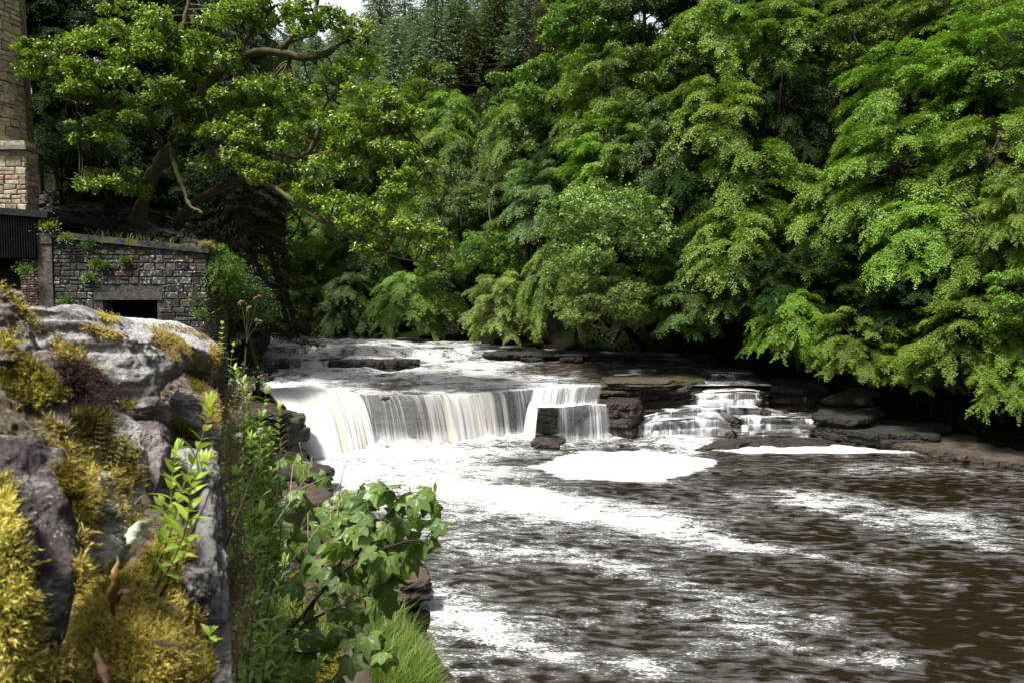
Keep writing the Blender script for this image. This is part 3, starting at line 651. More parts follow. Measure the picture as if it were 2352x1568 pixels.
def bough_foliage(mb, rng, R, nb, L=.125, twigs=21, per=46, zr=(-.85, .85), droop=(.25, .65)):
    """a crown of arching boughs, each with side twigs carrying two ranks of leaves"""
    tips = []
    for k in range(nb):
        q = (k + rng.rand()) / nb; zc = R * (zr[0] + (zr[1] - zr[0]) * q ** .9); th = k * 2.39996 + rng.normal(0, .3)
        o = np.array([math.cos(th), math.sin(th), 0.]); rr = R * math.sqrt(max(.03, 1 - (zc / R) ** 2)) * rng.uniform(.72, 1.12) + .25; dr = rng.uniform(*droop); ri = rng.uniform(.3, .65) + .5 * max(0, zc / R); lat = np.array([-o[1], o[0], 0.]) * rng.normal(0, .2)
        pt = lambda t: np.array([0, 0, zc - .2 * rr]) + o * rr * t + np.array([0, 0, 1.]) * (ri * rr * t - dr * rr * t * t) + lat * rr * t * t
        bt = rng.normal(0, .12); tips.append((pt(.85), np.array([rr * .3] * 3)))
        m = int(twigs * (.5 + .7 * rr / R))
        for j in range(m):
            t0 = rng.uniform(.30, 1.02); p0 = pt(t0); T = nrm(pt(min(1.05, t0 + .05)) - pt(t0 - .05)); sd = 1 if j % 2 else -1; S = nrm(np.cross(T, [0, 0, 1.]))
            ln = rr * rng.uniform(.20, .42) * (1.2 - .6 * t0) + .22; a = nrm(T * rng.uniform(.5, 1.1) + S * sd * rng.uniform(.25, 1.) + [0, 0, rng.uniform(-.15, .35)])
            n = int(per * (ln / .8) ** .8) + 5; u = rng.rand(n) ** .8; sg = np.where(rng.rand(n) < .5, 1, -1)[:, None]; up = nrm(np.array([0, 0, 1.]) + o * .55 + rng.normal(0, .15, 3)); s2 = nrm(np.cross(a, up)); up = np.cross(s2, a)
            P = p0 + a * (u * ln)[:, None] + s2 * sg * (rng.rand(n, 1) * .22 * (1.15 - u[:, None])) - np.array([0, 0, 1.]) * (rng.uniform(.3, .9) * ln * u ** 2)[:, None] + rng.normal(0, .055, (n, 3))
            D = a * .7 + s2 * sg * .8 + rng.normal(0, .3, (n, 3)) - [0, 0, .3]; Nn = up + rng.normal(0, .34, (n, 3)); Lf = L * rng.uniform(.65, 1.2, n)
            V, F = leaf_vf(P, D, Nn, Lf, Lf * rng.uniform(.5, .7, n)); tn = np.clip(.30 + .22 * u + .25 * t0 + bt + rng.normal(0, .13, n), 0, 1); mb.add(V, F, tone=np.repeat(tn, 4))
    return tips
LOBES = {}; PROTO = {}
def proto(kind, var, R, n, **kw):
    rng = np.random.RandomState(hash((kind, var)) % 1 + var * 13 + len(kind)); lo = kw.pop('lobes', {})
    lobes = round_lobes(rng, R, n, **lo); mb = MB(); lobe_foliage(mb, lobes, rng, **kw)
    PROTO[kind, var] = (mb, R); LOBES[kind, var] = lobes
for v, (nb, kw) in enumerate([(56, dict(zr=(-.5, .9), droop=(.5, 1.0))), (50, dict(zr=(-.45, .85), droop=(.6, 1.2))), (60, dict(twigs=17, zr=(-.7, .9))), (46, dict(twigs=23, zr=(-.6, .85), droop=(.45, .9))), (58, dict(zr=(-.4, .95), droop=(.7, 1.3)))]):
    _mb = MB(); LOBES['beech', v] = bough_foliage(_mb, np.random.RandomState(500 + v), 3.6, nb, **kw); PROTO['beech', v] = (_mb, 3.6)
for v in range(2): proto('willow', v, 3.6, 60, dens=11, per=14, L=.125, spray=.5, droop=-.1, style='rosette', inner=.03, lobes=dict(lr=(.13, .28), flat=.8))
for v in range(2): proto('maple', v, 3.4, 36, dens=9, per=15, L=.18, spray=.6, droop=.2, style='rosette', inner=.03, lobes=dict(lr=(.16, .34), flat=.6, low=1))
for v in range(2): proto('shrub', v, 2.0, 26, inner=.03, dens=12, per=14, L=.11, spray=.5, droop=.5, lobes=dict(lr=(.26, .42), flat=.6))
LEAFM = {
    'mid': m_leaf('leaves_mid_green', (.016, .056, .006), (.215, .375, .028)),
    'deep': m_leaf('leaves_deep_green', (.012, .040, .007), (.105, .205, .030), trans=.2),
    'lime': m_leaf('leaves_lime_green', (.040, .105, .008), (.235, .400, .035)),
    'grey': m_leaf('leaves_grey_green', (.040, .105, .014), (.340, .490, .110)),
    'blue': m_leaf('leaves_blue_green', (.035, .085, .022), (.190, .300, .080)),
    'oak': m_leaf('oak_leaves', (.045, .12, .009), (.38, .54, .045)),
    'dim': m_leaf('leaves_painted_shade', (.006, .020, .005), (.030, .070, .014), trans=.1, spec=.12, rough=.7),  # darkness of gaps and lower boughs put into this leaf colour
    'spruce': m_leaf('spruce_needles_hazed', (.09, .14, .08), (.28, .38, .22), trans=.1, rough=.6, spec=.3),  # pale haze over the far wood put into the needle colour
    'spruce_warm': m_leaf('spruce_needles_yellowish', (.03, .05, .012), (.10, .13, .03), trans=.1, rough=.6, spec=.3),
    'spruce_brown': m_leaf('spruce_needles_brownish', (.045, .042, .025), (.12, .10, .06), trans=.1, rough=.6, spec=.3),
    'spruce_dark': m_leaf('spruce_needles_dark', (.006, .014, .004), (.028, .045, .010), trans=.1, rough=.6, spec=.25),
}
CM = {}
def crown_me(kind, var, lm):
    if (kind, var, lm) not in CM: CM[kind, var, lm] = PROTO[kind, var][0].mesh('crown', LEAFM[lm], smooth=False)
    return CM[kind, var, lm]
def trunk_vf(mb, base, ctr, lobes, rng, r0=.22):
    base = np.array(base); ctr = np.array(ctr)
    mid = base * .5 + ctr * .5 + rng.normal(0, .25, 3) * [1, 1, 0]
    top = ctr + (ctr - base) * .12
    P = spline([base - [0, 0, .4], mid, ctr, top], 14); R = r0 * np.linspace(1.15, .3, 14); R[0] *= 1.3
    V, F = tube_vf(P, R, 9); mb.add(V, F)
    for c, r in lobes:
        i = rng.randint(5, 12); a = P[i]; b = ctr + c * .92
        m = (a + b) / 2 + [0, 0, -.15 * np.linalg.norm(b - a)] + rng.normal(0, .12, 3)
        V, F = tube_vf(spline([a, m, b], 8), R[i] * .5 * np.linspace(1, .15, 8), 5); mb.add(V, F)
rng_t = np.random.RandomState(77)
GB = 'broadleaf trees on the river banks'
def tree(px, py, rx, ry, Y, kind, lm, label, name='broadleaf_tree', cat='tree', group=GB, back=.8, bark='bark_dark'):
    var = rng_t.randint(len([k for k in PROTO if k[0] == kind])); R = PROTO[kind, var][1]
    c = W(px, py, Y); sx = rx * Y / FPX / R; sz = ry * Y / FPX / R; sy = (sx + sz) / 2; rot = rng_t.uniform(0, 6.28)
    bx, by = c[0] + rng_t.uniform(-.5, .5), c[1] + back; bk = 0
    while bk < 14 and (bool(inside(np.array([bx]), np.array([by]))[0]) or dist_poly(np.array([bx]), np.array([by]), RB if bx > -9 else LB)[0] < 2.0):
        bk += 1; bx += .35 if c[0] > -6 else (-.5 if c[1] < 33 else 0); by += .6 if c[1] > 22 else .1
    bz = float(height(np.array([bx]), np.array([by]))[0])
    e = empty(name, (bx, by, bz), label=label, cat=cat, group=group)
    o = obj('crown', crown_me(kind, var, lm), e); s = math.sqrt(sx * sy)
    o.location = Vector(c) - Vector((bx, by, bz)); o.rotation_euler = (0, 0, rot); o.scale = (s, s, sz)
    cr, sr = math.cos(rot), math.sin(rot); lb = []
    for lc_, lr in LOBES[kind, var][::2]:
        v = lc_ * [s, s, sz]; lb.append((np.array([v[0] * cr - v[1] * sr, v[0] * sr + v[1] * cr, v[2]]), lr))
    mb = MB(); tb = np.array([0, 0, min(0, c[2] - ry * Y / FPX - bz)]); trunk_vf(mb, tb, c - [bx, by, bz], lb, rng_t, r0=.055 * R * s + .03)
    obj('trunk', mb.mesh('trunk', M[bark]), e)
    return e
TREES = [
 # right bank, near, front row
 (1410, 560, 185, 165, 30, 'willow', 'grey', 'large round pale grey-green willow leaning over the falls'),
 (1385, 700, 150, 100, 29, 'willow', 'grey', 'low pale green bough of bushes under the large round willow'),
 (1570, 690, 90, 90, 28.5, 'beech', 'deep', 'shaded tree drooping at the right flank of the round willow'),
 (1690, 590, 130, 120, 28.5, 'beech', 'mid', 'beech with tiers of glossy sprays above the side cascade'),
 (1720, 430, 130, 120, 30, 'beech', 'mid', 'beech with pointed upright sprays in the middle of the slope'),
 (1640, 300, 130, 120, 32, 'beech', 'mid', 'beech with yellow-green tips above the round willow'),
 (1820, 740, 95, 75, 26, 'beech', 'mid', 'low spray of beech branches hanging over the dark side cascade'),
 (1760, 655, 100, 75, 27, 'beech', 'dim', 'dim beech just above the lowest hanging spray'),
 (1920, 520, 120, 120, 27.5, 'beech', 'mid', 'broad beech above the sloping boulder'),
 (1950, 640, 120, 90, 26, 'beech', 'dim', 'shaded lower beech behind the sloping boulder'),
 (1965, 780, 100, 75, 24.5, 'beech', 'mid', 'light green branch end reaching out above the sloping boulder'),
 (2060, 400, 150, 130, 26, 'beech', 'mid', 'large bright beech below the dark gap with the bare trunk'),
 (2090, 220, 160, 120, 28, 'beech', 'mid', 'tall beech with bright tiers at the top right'),
 (2270, 150, 150, 120, 26, 'beech', 'mid', 'beech filling the top right corner'),
 (2290, 360, 150, 110, 24, 'beech', 'lime', 'beech with long pale twigs at the right edge'),
 (2120, 560, 130, 100, 24, 'beech', 'lime', 'beech with arching yellow-green boughs right of centre slope'),
 (2290, 560, 130, 110, 22.5, 'beech', 'mid', 'beech hanging over the pool at the right edge, mid height'),
 (2120, 690, 130, 90, 24, 'beech', 'dim', 'dark shaded beech between the arching boughs and the bank'),
 (2230, 770, 140, 100, 22, 'beech', 'mid', 'low beech bough with dangling leaves over the right bank'),
 (2340, 850, 90, 70, 20.5, 'beech', 'mid', 'lowest leafy bough at the right edge over the shelf'),
 (2090, 830, 110, 55, 23.5, 'beech', 'mid', 'flat leafy bough just above the right bank rocks'),
 (2350, 690, 80, 90, 20, 'maple', 'lime', 'near tree with large pale leaves cut by the right edge'),
 (2330, 480, 70, 80, 21, 'beech', 'lime', 'feathery lime green branch cut by the right edge'),
 # right slope, upper rows
 (1500, 330, 110, 110, 33, 'beech', 'deep', 'dark beech behind the top of the round willow'),
 (1530, 170, 120, 110, 35, 'maple', 'mid', 'maple with rounded leaf clusters high on the slope'),
 (1390, 220, 110, 110, 36, 'beech', 'mid', 'bright beech on the upper edge of the slope'),
 (1400, 360, 120, 90, 34, 'beech', 'mid', 'beech whose crown bends over the dark hollow'),
 (1270, 220, 95, 95, 40, 'maple', 'lime', 'lime green maple at the upper left end of the slope'),
 (1200, 320, 90, 100, 41, 'beech', 'mid', 'beech at the left end of the slope below the lime maple'),
 (1290, 360, 90, 80, 38, 'beech', 'dim', 'dark beech above the bare grey twigs'),
 (1240, 460, 95, 90, 37, 'beech', 'blue', 'bluish green drooping beech left of the round willow'),
 (1340, 80, 110, 100, 40, 'maple', 'mid', 'maple against the spruces at the top of the slope'),
 (1480, 20, 110, 90, 40, 'maple', 'blue', 'bluish maple with big clusters at the top edge'),
 (1640, 110, 130, 110, 35, 'beech', 'lime', 'yellow-green beech high on the slope'),
 (1620, -20, 120, 90, 38, 'maple', 'mid', 'maple cut by the top edge above the yellow-green beech'),
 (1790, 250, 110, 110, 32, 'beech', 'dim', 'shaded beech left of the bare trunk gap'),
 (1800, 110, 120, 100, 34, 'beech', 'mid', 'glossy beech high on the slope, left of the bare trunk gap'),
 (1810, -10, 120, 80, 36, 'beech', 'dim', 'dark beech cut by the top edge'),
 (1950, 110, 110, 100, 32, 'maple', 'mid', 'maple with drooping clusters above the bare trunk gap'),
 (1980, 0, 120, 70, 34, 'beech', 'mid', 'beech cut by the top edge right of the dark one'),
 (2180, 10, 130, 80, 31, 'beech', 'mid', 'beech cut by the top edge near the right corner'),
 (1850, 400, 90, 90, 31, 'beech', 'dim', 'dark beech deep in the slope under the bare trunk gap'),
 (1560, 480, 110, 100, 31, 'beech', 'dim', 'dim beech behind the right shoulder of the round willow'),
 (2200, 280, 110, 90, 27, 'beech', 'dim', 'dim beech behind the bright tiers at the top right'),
 (1570, -70, 130, 90, 42, 'beech', 'deep', 'dark crown closing the skyline between the top-edge maples'),
 (1330, -40, 100, 80, 46, 'maple', 'mid', 'maple crown cut by the top edge beside the brown spruces'),
 # far bank
 (1130, 590, 95, 85, 38, 'willow', 'mid', 'bushy willow on the far bank left of the large round one'),
 (1150, 700, 85, 75, 35.5, 'beech', 'grey', 'pale low bush drooping to the far ledge'),
 (1270, 650, 70, 90, 33, 'beech', 'mid', 'small tree in the gap between far bank and round willow'),
 (1020, 620, 80, 70, 41, 'willow', 'lime', 'light green tree on the far bank behind the oak tips'),
 (930, 690, 85, 65, 41.5, 'beech', 'grey', 'pale willow bush bending to the water on the far bank'),
 (1010, 720, 60, 50, 41, 'shrub', 'mid', 'small bush at the water between two pale ones'),
 (800, 690, 75, 70, 44, 'beech', 'deep', 'dark bush on the far bank in the river bend'),
 (720, 650, 90, 90, 47, 'beech', 'mid', 'bright green tree in the river bend behind the spruce'),
 (650, 600, 80, 90, 50, 'maple', 'lime', 'lime green tree glowing behind the dark spruce'),
 (850, 600, 100, 90, 47, 'beech', 'deep', 'dark tree on the far bank under the oak boughs'),
 (760, 530, 100, 90, 50, 'beech', 'mid', 'tree on the far slope seen through the oak boughs'),
 (940, 500, 100, 100, 50, 'beech', 'mid', 'tree on the far slope right of the oak boughs'),
 (650, 735, 75, 35, 46, 'shrub', 'deep', 'low dark bush at the water behind the pink flower heads'),
 (1060, 490, 90, 80, 46, 'maple', 'blue', 'bluish sycamore behind the bare grey twigs'),
 (1100, 400, 90, 85, 50, 'maple', 'blue', 'pale bluish sycamore in the middle of the valley'),
 (1020, 380, 90, 90, 56, 'beech', 'mid', 'tree in the middle of the valley right of the oak tips'),
 (975, 200, 70, 70, 66, 'maple', 'lime', 'round yellow-green tree standing before the spruces'),
 (1030, 280, 80, 70, 62, 'beech', 'mid', 'green tree below the round yellow-green one'),
 (900, 280, 90, 80, 62, 'beech', 'mid', 'tree behind the oak tips below the spruces'),
 (1160, 230, 60, 70, 54, 'maple', 'mid', 'tree at the foot of the spruce wood beside the slope'),
 (760, 320, 110, 90, 62, 'beech', 'grey', 'pale tree behind the oak limbs below the spruces'),
 (620, 250, 100, 90, 60, 'beech', 'mid', 'tree behind the oak at the left end of the spruce wood'),
 # left bank, behind the oak
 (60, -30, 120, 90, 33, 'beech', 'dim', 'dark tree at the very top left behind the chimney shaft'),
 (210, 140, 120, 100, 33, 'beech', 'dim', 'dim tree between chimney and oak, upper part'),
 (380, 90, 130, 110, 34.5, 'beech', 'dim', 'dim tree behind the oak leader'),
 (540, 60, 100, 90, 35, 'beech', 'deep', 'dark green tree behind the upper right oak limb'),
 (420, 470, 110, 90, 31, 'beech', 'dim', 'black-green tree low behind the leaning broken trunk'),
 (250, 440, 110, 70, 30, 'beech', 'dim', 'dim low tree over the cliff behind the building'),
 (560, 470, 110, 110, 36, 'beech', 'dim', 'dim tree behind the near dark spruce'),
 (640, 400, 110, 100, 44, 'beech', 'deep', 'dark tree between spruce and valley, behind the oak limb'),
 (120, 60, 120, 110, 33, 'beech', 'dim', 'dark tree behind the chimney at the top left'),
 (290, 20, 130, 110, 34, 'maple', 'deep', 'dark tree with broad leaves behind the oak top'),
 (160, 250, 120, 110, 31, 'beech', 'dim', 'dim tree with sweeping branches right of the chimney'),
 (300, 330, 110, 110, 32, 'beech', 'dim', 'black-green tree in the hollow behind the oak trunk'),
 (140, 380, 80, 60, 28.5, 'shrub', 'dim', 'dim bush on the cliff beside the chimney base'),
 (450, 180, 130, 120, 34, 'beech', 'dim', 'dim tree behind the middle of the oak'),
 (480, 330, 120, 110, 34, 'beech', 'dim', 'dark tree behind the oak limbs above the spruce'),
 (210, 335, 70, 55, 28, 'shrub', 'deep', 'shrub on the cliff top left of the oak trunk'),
 (545, 700, 60, 95, 23.5, 'shrub', 'deep', 'leafy bush between the stone building and the river'),
 (505, 640, 35, 80, 22.5, 'shrub', 'mid', 'narrow ivy bush climbing at the corner of the stone building'),
]
for t in TREES:
    nm = 'bush' if ('bush' in t[7] or 'shrub' in t[7]) else 'broadleaf_tree'
    tree(*t, name=nm, cat='bush' if nm == 'bush' else 'tree')

def cover(name, label, pts_fn, n, L, lm, seed):
    rng = np.random.RandomState(seed); P, Nn = pts_fn(rng, n)
    D = nrm(rng.normal(size=P.shape) + [0, 0, .2]); m = len(P); Lf = L * rng.uniform(.6, 1.3, m)
    V, F = leaf_vf(P, D, Nn + rng.normal(0, .4, P.shape), Lf, Lf * .6); mb = MB(); mb.add(V, F, tone=np.repeat(np.clip(rng.normal(.4, .25, m), 0, 1), 4))
    return obj(name, mb.mesh(name, LEAFM[lm], False), label=label, cat=name.replace('_', ' '), kind='stuff')
def slope_pts(rng, n):
    x = rng.uniform(-30, 45, n * 2); y = rng.uniform(14, 75, n * 2); z = height(x, y)
    k = (~inside(x, y)) & (dist_poly(x, y, RB) > .9) & (dist_poly(x, y, RB) < dist_poly(x, y, LB)) & (vnoise(xyz(x * .6, y * .6, x * 0), 4) > -.25)
    P = xyz(x, y, z + rng.rand(len(x)) ** 2 * .5)[k]; return P, np.tile([-.4, -.4, 1.], (len(P), 1))
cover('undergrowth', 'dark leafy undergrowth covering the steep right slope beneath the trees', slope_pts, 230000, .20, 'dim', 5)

# spruces
def spruce(H, R, seed, dz=.42, nb=10, q=(.45, .12), per=26, sag=.55, bare=.06):
    rng = np.random.RandomState(seed); mb = MB(); PP = []; DD = []; NN = []; TT = []
    z = H * bare
    while z < H - .2:
        f = 1 - z / H; r = R * (f ** .8) * rng.uniform(.85, 1.1) + .15; m = max(4, int(nb * (.4 + .6 * f))); ph = rng.rand() * 6.28
        for k in range(m):
            th = ph + k * 6.283 / m + rng.normal(0, .2); o = np.array([math.cos(th), math.sin(th), 0]); s = np.array([-o[1], o[0], 0]); rr = r * rng.uniform(.6, 1.15)
            cnt = max(5, int(per * (rr / R))); t = rng.rand(cnt) ** .7
            c = o * (t * rr)[:, None] + np.array([0, 0, 1.]) * (z - sag * rr * t + .22 * rr * t ** 3 + rng.normal(0, .05))[:, None]
            sd = rng.uniform(-1, 1, cnt); c = c + s * (sd * .22 * rr * (1.1 - t) * .9)[:, None] + rng.normal(0, .03, c.shape)
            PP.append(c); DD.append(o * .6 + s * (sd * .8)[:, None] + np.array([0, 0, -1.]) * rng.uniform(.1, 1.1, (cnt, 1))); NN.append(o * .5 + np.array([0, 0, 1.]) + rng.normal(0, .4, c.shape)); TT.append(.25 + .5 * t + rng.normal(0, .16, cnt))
        z += dz * rng.uniform(.8, 1.2) * (.6 + .6 * f)
    P = np.concatenate(PP); n = len(P); Lf = q[0] * rng.uniform(.6, 1.3, n)
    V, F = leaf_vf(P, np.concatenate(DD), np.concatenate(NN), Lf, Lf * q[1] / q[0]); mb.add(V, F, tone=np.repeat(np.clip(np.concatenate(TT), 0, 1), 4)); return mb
SP = [spruce(20, 3.3, 100 + k, per=34, nb=11) for k in range(3)]
SPC = {}
tr = MB(); V, F = tube_vf([[0, 0, -1.5], [0, 0, 10], [0, 0, 19.5]], [.28, .16, .03], 8); tr.add(V, F); SPT = tr.mesh('trunk', M['bark_dark'])
def spruce_tree(px, top, Y, w, lm, label, group=None, v=0):
    c = W(px, 100, Y); z0 = float(height(np.array([c[0]]), np.array([Y]))[0]); zt = W(px, top, Y)[2]; H = max(8, zt - z0)
    e = empty('spruce_tree', (c[0], Y, z0), label=label, cat='spruce', group=group)
    if (v, lm) not in SPC: SPC[v, lm] = SP[v].mesh('crown', LEAFM[lm], False)
    s = H / 20
    for nm, me in (('crown', SPC[v, lm]), ('trunk', SPT)):
        o = obj(nm, me, e); o.scale = (w, w, s); o.rotation_euler = (0, 0, px * .7)
rs = np.random.RandomState(4); G1 = 'spruces of the wood on the far hill'
for i in range(64):
    row = i % 3; px = 300 + (i // 3) * 52 + row * 17; x = px + rs.uniform(-14, 14); top = rs.uniform(-60, 40) if x < 560 else (rs.uniform(50, 130) + row * 15 if x < 860 else rs.uniform(-130, 10) + row * 30)
    lm = 'spruce_brown' if (x > 1180 and i % 2) else 'spruce'
    where = 'behind the oak, left part' if x < 560 else 'behind the oak limbs' if x < 760 else 'under the sky gap' if x < 870 else 'at the head of the valley' if x < 1100 else 'above the lime maple'
    tall = 'cut by the top edge' if top < 0 else 'with its tip in view'
    lb = ('brownish' if lm == 'spruce_brown' else 'dark green') + ' spruce ' + where + ', ' + ('back', 'middle', 'front')[2 - (2 - row)] + ' row, ' + tall
    spruce_tree(x, top, (98, 90, 83)[row] + rs.uniform(-2, 2), rs.uniform(1.2, 1.6), lm, lb, G1 + ' ' + where + ' ' + str(('back', 'middle', 'front')[row]) + ' ' + lm, i % 3)
FS = [(905, 40, 'spruce', 'slender spruce at the right side of the sky gap'), (960, 70, 'spruce', 'drooping spruce behind the round yellow-green tree'), (700, 150, 'spruce', 'spruce seen through the oak limbs, leftmost in front row'),
      (780, 165, 'spruce', 'spruce behind the long bare oak limb'), (845, 120, 'spruce', 'pale spruce directly below the sky gap'), (1035, 30, 'spruce', 'dark spruce above the valley middle'), (1085, 60, 'spruce_warm', 'slim yellowish spruce left of the tallest one'),
      (1140, -30, 'spruce_warm', 'tallest spruce with yellow-green tips at the top edge'), (1200, 10, 'spruce', 'spruce right of the tallest one'), (1255, -10, 'spruce_brown', 'brownish spruce behind the lime maple'), (1310, -60, 'spruce_brown', 'brown dying spruce at the top edge'), (1000, -20, 'spruce', 'dense spruce cut by the top edge right of the sky gap'),
      (620, 170, 'spruce', 'spruce behind the oak trunk side, far left of the wood')]
for i, (px, top, lm, lb) in enumerate(FS): spruce_tree(px, top, 74 + (i * 5) % 9, 1.0 if lm != 'spruce_warm' else .8, lm, lb, None, i % 3)
# the near dark spruce
e = empty('spruce_tree', W(560, 702, 29.5), label='large black-green spruce with hanging boughs between oak and river', cat='spruce')
mbs = spruce(15, 3.0, 300, dz=.34, nb=13, q=(.17, .04), per=190, sag=.75, bare=.0)
o = obj('crown', mbs.mesh('crown', LEAFM['spruce_dark'], False), e); o.scale = (1.05, 1.05, 1.0)
tr = MB(); V, F = tube_vf([[0, 0, -1.5], [0, 0, 7], [0, 0, 14]], [.3, .18, .03], 9); tr.add(V, F); obj('trunk', tr.mesh('trunk', M['bark_dark']), e)

# ---------------------------------------------------------------- the oak
def oak():
    rng = np.random.RandomState(9)
    L0 = [([(318, 520, 27.4), (343, 414, 27), (372, 358, 26.6), (397, 325, 26.3)], .26, .22),
          ([(397, 325, 26.3), (408, 250, 26), (398, 150, 25.8), (420, 60, 25.8), (440, -40, 26)], .17, .06),
          ([(378, 350, 26.6), (350, 305, 26), (300, 290, 25.4), (240, 245, 25), (160, 205, 24.8), (110, 150, 24.8)], .11, .04),
          ([(392, 340, 26.4), (402, 385, 25.4), (418, 430, 25), (432, 470, 24.8), (468, 493, 24.6)], .09, .045),
          ([(397, 330, 26.3), (470, 318, 25.5), (545, 340, 25), (620, 352, 24.6), (685, 372, 24.3), (716, 352, 24.2), (738, 305, 24.2), (745, 262, 24.2), (790, 215, 24.3)], .15, .04),
          ([(700, 366, 24.2), (770, 345, 24), (860, 308, 23.8), (930, 296, 23.8)], .10, .03),
          ([(397, 325, 26.3), (440, 250, 25.6), (510, 165, 25), (580, 128, 24.6), (640, 133, 24.4), (692, 147, 24.3), (745, 133, 24.2), (790, 102, 24.2), (835, 98, 24.2)], .18, .05),
          ([(664, 140, 24.35), (650, 112, 24.3), (668, 95, 24.3), (708, 84, 24.3), (728, 62, 24.3), (736, 20, 24.4), (748, -20, 24.4)], .13, .05),
          ([(560, 135, 24.7), (572, 98, 24.8), (600, 62, 25), (640, 20, 25)], .12, .05),
          ([(470, 322, 25.5), (560, 400, 24.6), (640, 432, 24), (700, 480, 23.6), (762, 518, 23.4), (835, 562, 23.2), (900, 588, 23.2), (1000, 610, 23.4)], .12, .03),
          ([(700, 480, 23.6), (760, 482, 23.4), (800, 530, 23.3), (850, 575, 23.2)], .08, .03),
          ([(343, 414, 27), (300, 420, 26), (240, 425, 25.4), (190, 420, 25)], .09, .03)]
    mb = MB(); PTS = []
    for pts, r0, r1 in L0:
        P = spline([W(*p) for p in pts], 30); P += np.cumsum(rng.normal(0, .03, P.shape), 0) * .6
        V, F = tube_vf(P, np.linspace(r0, r1, 30) * (1 + .14 * rng.normal(size=30)), 9); mb.add(V, F); PTS.append(P)
    PTS = np.concatenate(PTS)
    pads = [(120,150,70,45,25),(75,110,35,25,24.8),(200,110,65,45,25),(230,200,80,50,25),(300,50,80,45,25.5),(330,150,80,50,25),(420,100,80,50,25.3),(300,250,70,35,25),(430,210,80,50,25),(530,50,80,45,25),(500,130,70,50,24.9),(570,225,80,50,24.8),(630,25,50,28,24.5),(720,28,55,28,24.3),(765,55,50,26,24.3),(820,70,40,22,24.2),(690,62,40,20,24.3),(835,135,50,25,24.2),(770,175,45,20,24.2),(640,270,60,40,24.5),(690,215,45,30,24.4),(740,310,80,50,24.2),(850,240,60,45,24),(835,330,70,45,23.9),(905,310,60,50,23.9),(955,270,30,25,23.9),(965,390,38,35,23.7),(760,400,80,45,23.9),(870,420,80,50,23.7),(790,480,80,40,23.5),(900,490,70,45,23.5),(930,550,75,40,23.3),(1000,575,55,30,23.3),(850,560,60,30,23.2),(700,440,45,30,23.8),(255,405,55,24,25.2),(190,418,40,20,25),(310,432,45,20,25.4),(470,290,80,45,25),(540,300,70,40,24.8),(590,340,60,35,24.6),(500,380,50,20,24.9),(360,70,60,45,25.2),(600,400,50,28,24.3),(1010,430,25,20,23.7),(640,190,40,22,24.5),(560,10,60,30,25),(200,300,55,25,25.2)]
    lobes = []
    for (x, y, rx, ry, Y) in pads:
        for k in range(9):
            a = rng.uniform(0, 6.28); q = rng.uniform(.25, .95) ** .7
            c = W(x + rx * q * math.cos(a), y + ry * q * math.sin(a), Y + rng.uniform(-.9, .9)); r = rng.uniform(.30, .52) * (rx * ry) ** .5 * Y / FPX
            lobes.append((c, np.array([r * 1.25, r * 1.25, r * .62])))
            i = np.argmin(np.linalg.norm(PTS - c, axis=1)); s = PTS[i]; m = (s + c) / 2 + rng.normal(0, .12, 3)
            V, F = tube_vf(spline([s, m, c], 7), np.linspace(.035, .008, 7), 5); mb.add(V, F)
            for z in range(3):
                V, F = tube_vf(spline([c - (c - m) * .3, c + rng.normal(0, r * .5, 3), c + rng.normal(0, r * .9, 3)], 5), np.linspace(.014, .004, 5), 4); mb.add(V, F)
    e = empty('oak_tree', W(318, 520, 27.4), label='large spreading oak with mossy twisting limbs above the stone building', cat='tree')
    child('trunk', mb.mesh('trunk', M['bark_moss']), e)
    lf = MB(); lobe_foliage(lf, lobes, rng, dens=15, per=13, L=.14, style='rosette', spray=.42, inner=.1); child('crown', lf.mesh('crown', LEAFM['oak'], False), e)
oak()
# leaning trunk, bare trunk in the slope, bare grey twigs
def branchy(name, polys, mat, label, cat):
    P0 = W(*polys[0][0][0]); e = empty(name, P0, label=label, cat=cat); mb = MB()
    for pts, r0, r1 in polys: V, F = tube_vf(spline([W(*p) for p in pts], 16), np.linspace(r0, r1, 16), 7); mb.add(V, F)
    child('trunk', mb.mesh('trunk', M[mat]), e); return e
branchy('dead_tree', [([(410, 520, 27), (440, 470, 26.3), (500, 435, 25.8), (560, 413, 25.2), (600, 418, 25)], .17, .09)], 'bark_dark', 'thick broken brown trunk leaning across the dark spruce', 'dead tree')
branchy('dead_tree', [([(1968, 420, 33), (1966, 250, 33), (1962, 90, 33)], .30, .25)], 'bark_dark', 'thick bare brown trunk standing in a dark gap of the right slope', 'tree trunk')
rr = np.random.RandomState(12)
M['dead_bark'] = m_bark('grey_dead_bark', (.06, .045, .035), (.17, .13, .10))
def dead_tree(px, py, Y, Lpx, label, n=3):
    tw = []
    def rec(x, y, ang, L, r, dep):
        a2 = ang + rr.normal(0, .12); x1 = x + L * math.sin((ang + a2) / 2); y1 = y - L * math.cos((ang + a2) / 2); tw.append(([(x, y, Y + rr.normal(0, .1)), ((x + x1) / 2 + rr.normal(0, L * .05), (y + y1) / 2, Y), (x1, y1, Y + rr.normal(0, .3))], r, r * .6))
        if dep > 0:
            for q in range(rr.randint(2, 4)): rec(x1 if q == 0 else x + (x1 - x) * rr.uniform(.4, .95), y1 if q == 0 else y + (y1 - y) * rr.uniform(.4, .95), a2 + rr.normal(0, .5), L * rr.uniform(.55, .8), r * .55, dep - 1)
    rec(px, py, rr.normal(0, .1), Lpx, .07, n); branchy('dead_tree', tw, 'dead_bark', label, 'dead tree')
dead_tree(1130, 520, 38, 75, 'bare dead tree with fine forked twigs in the valley middle', 4)
dead_tree(1052, 500, 39, 60, 'smaller leafless dead tree left of the bare forked one', 3)
tw = []
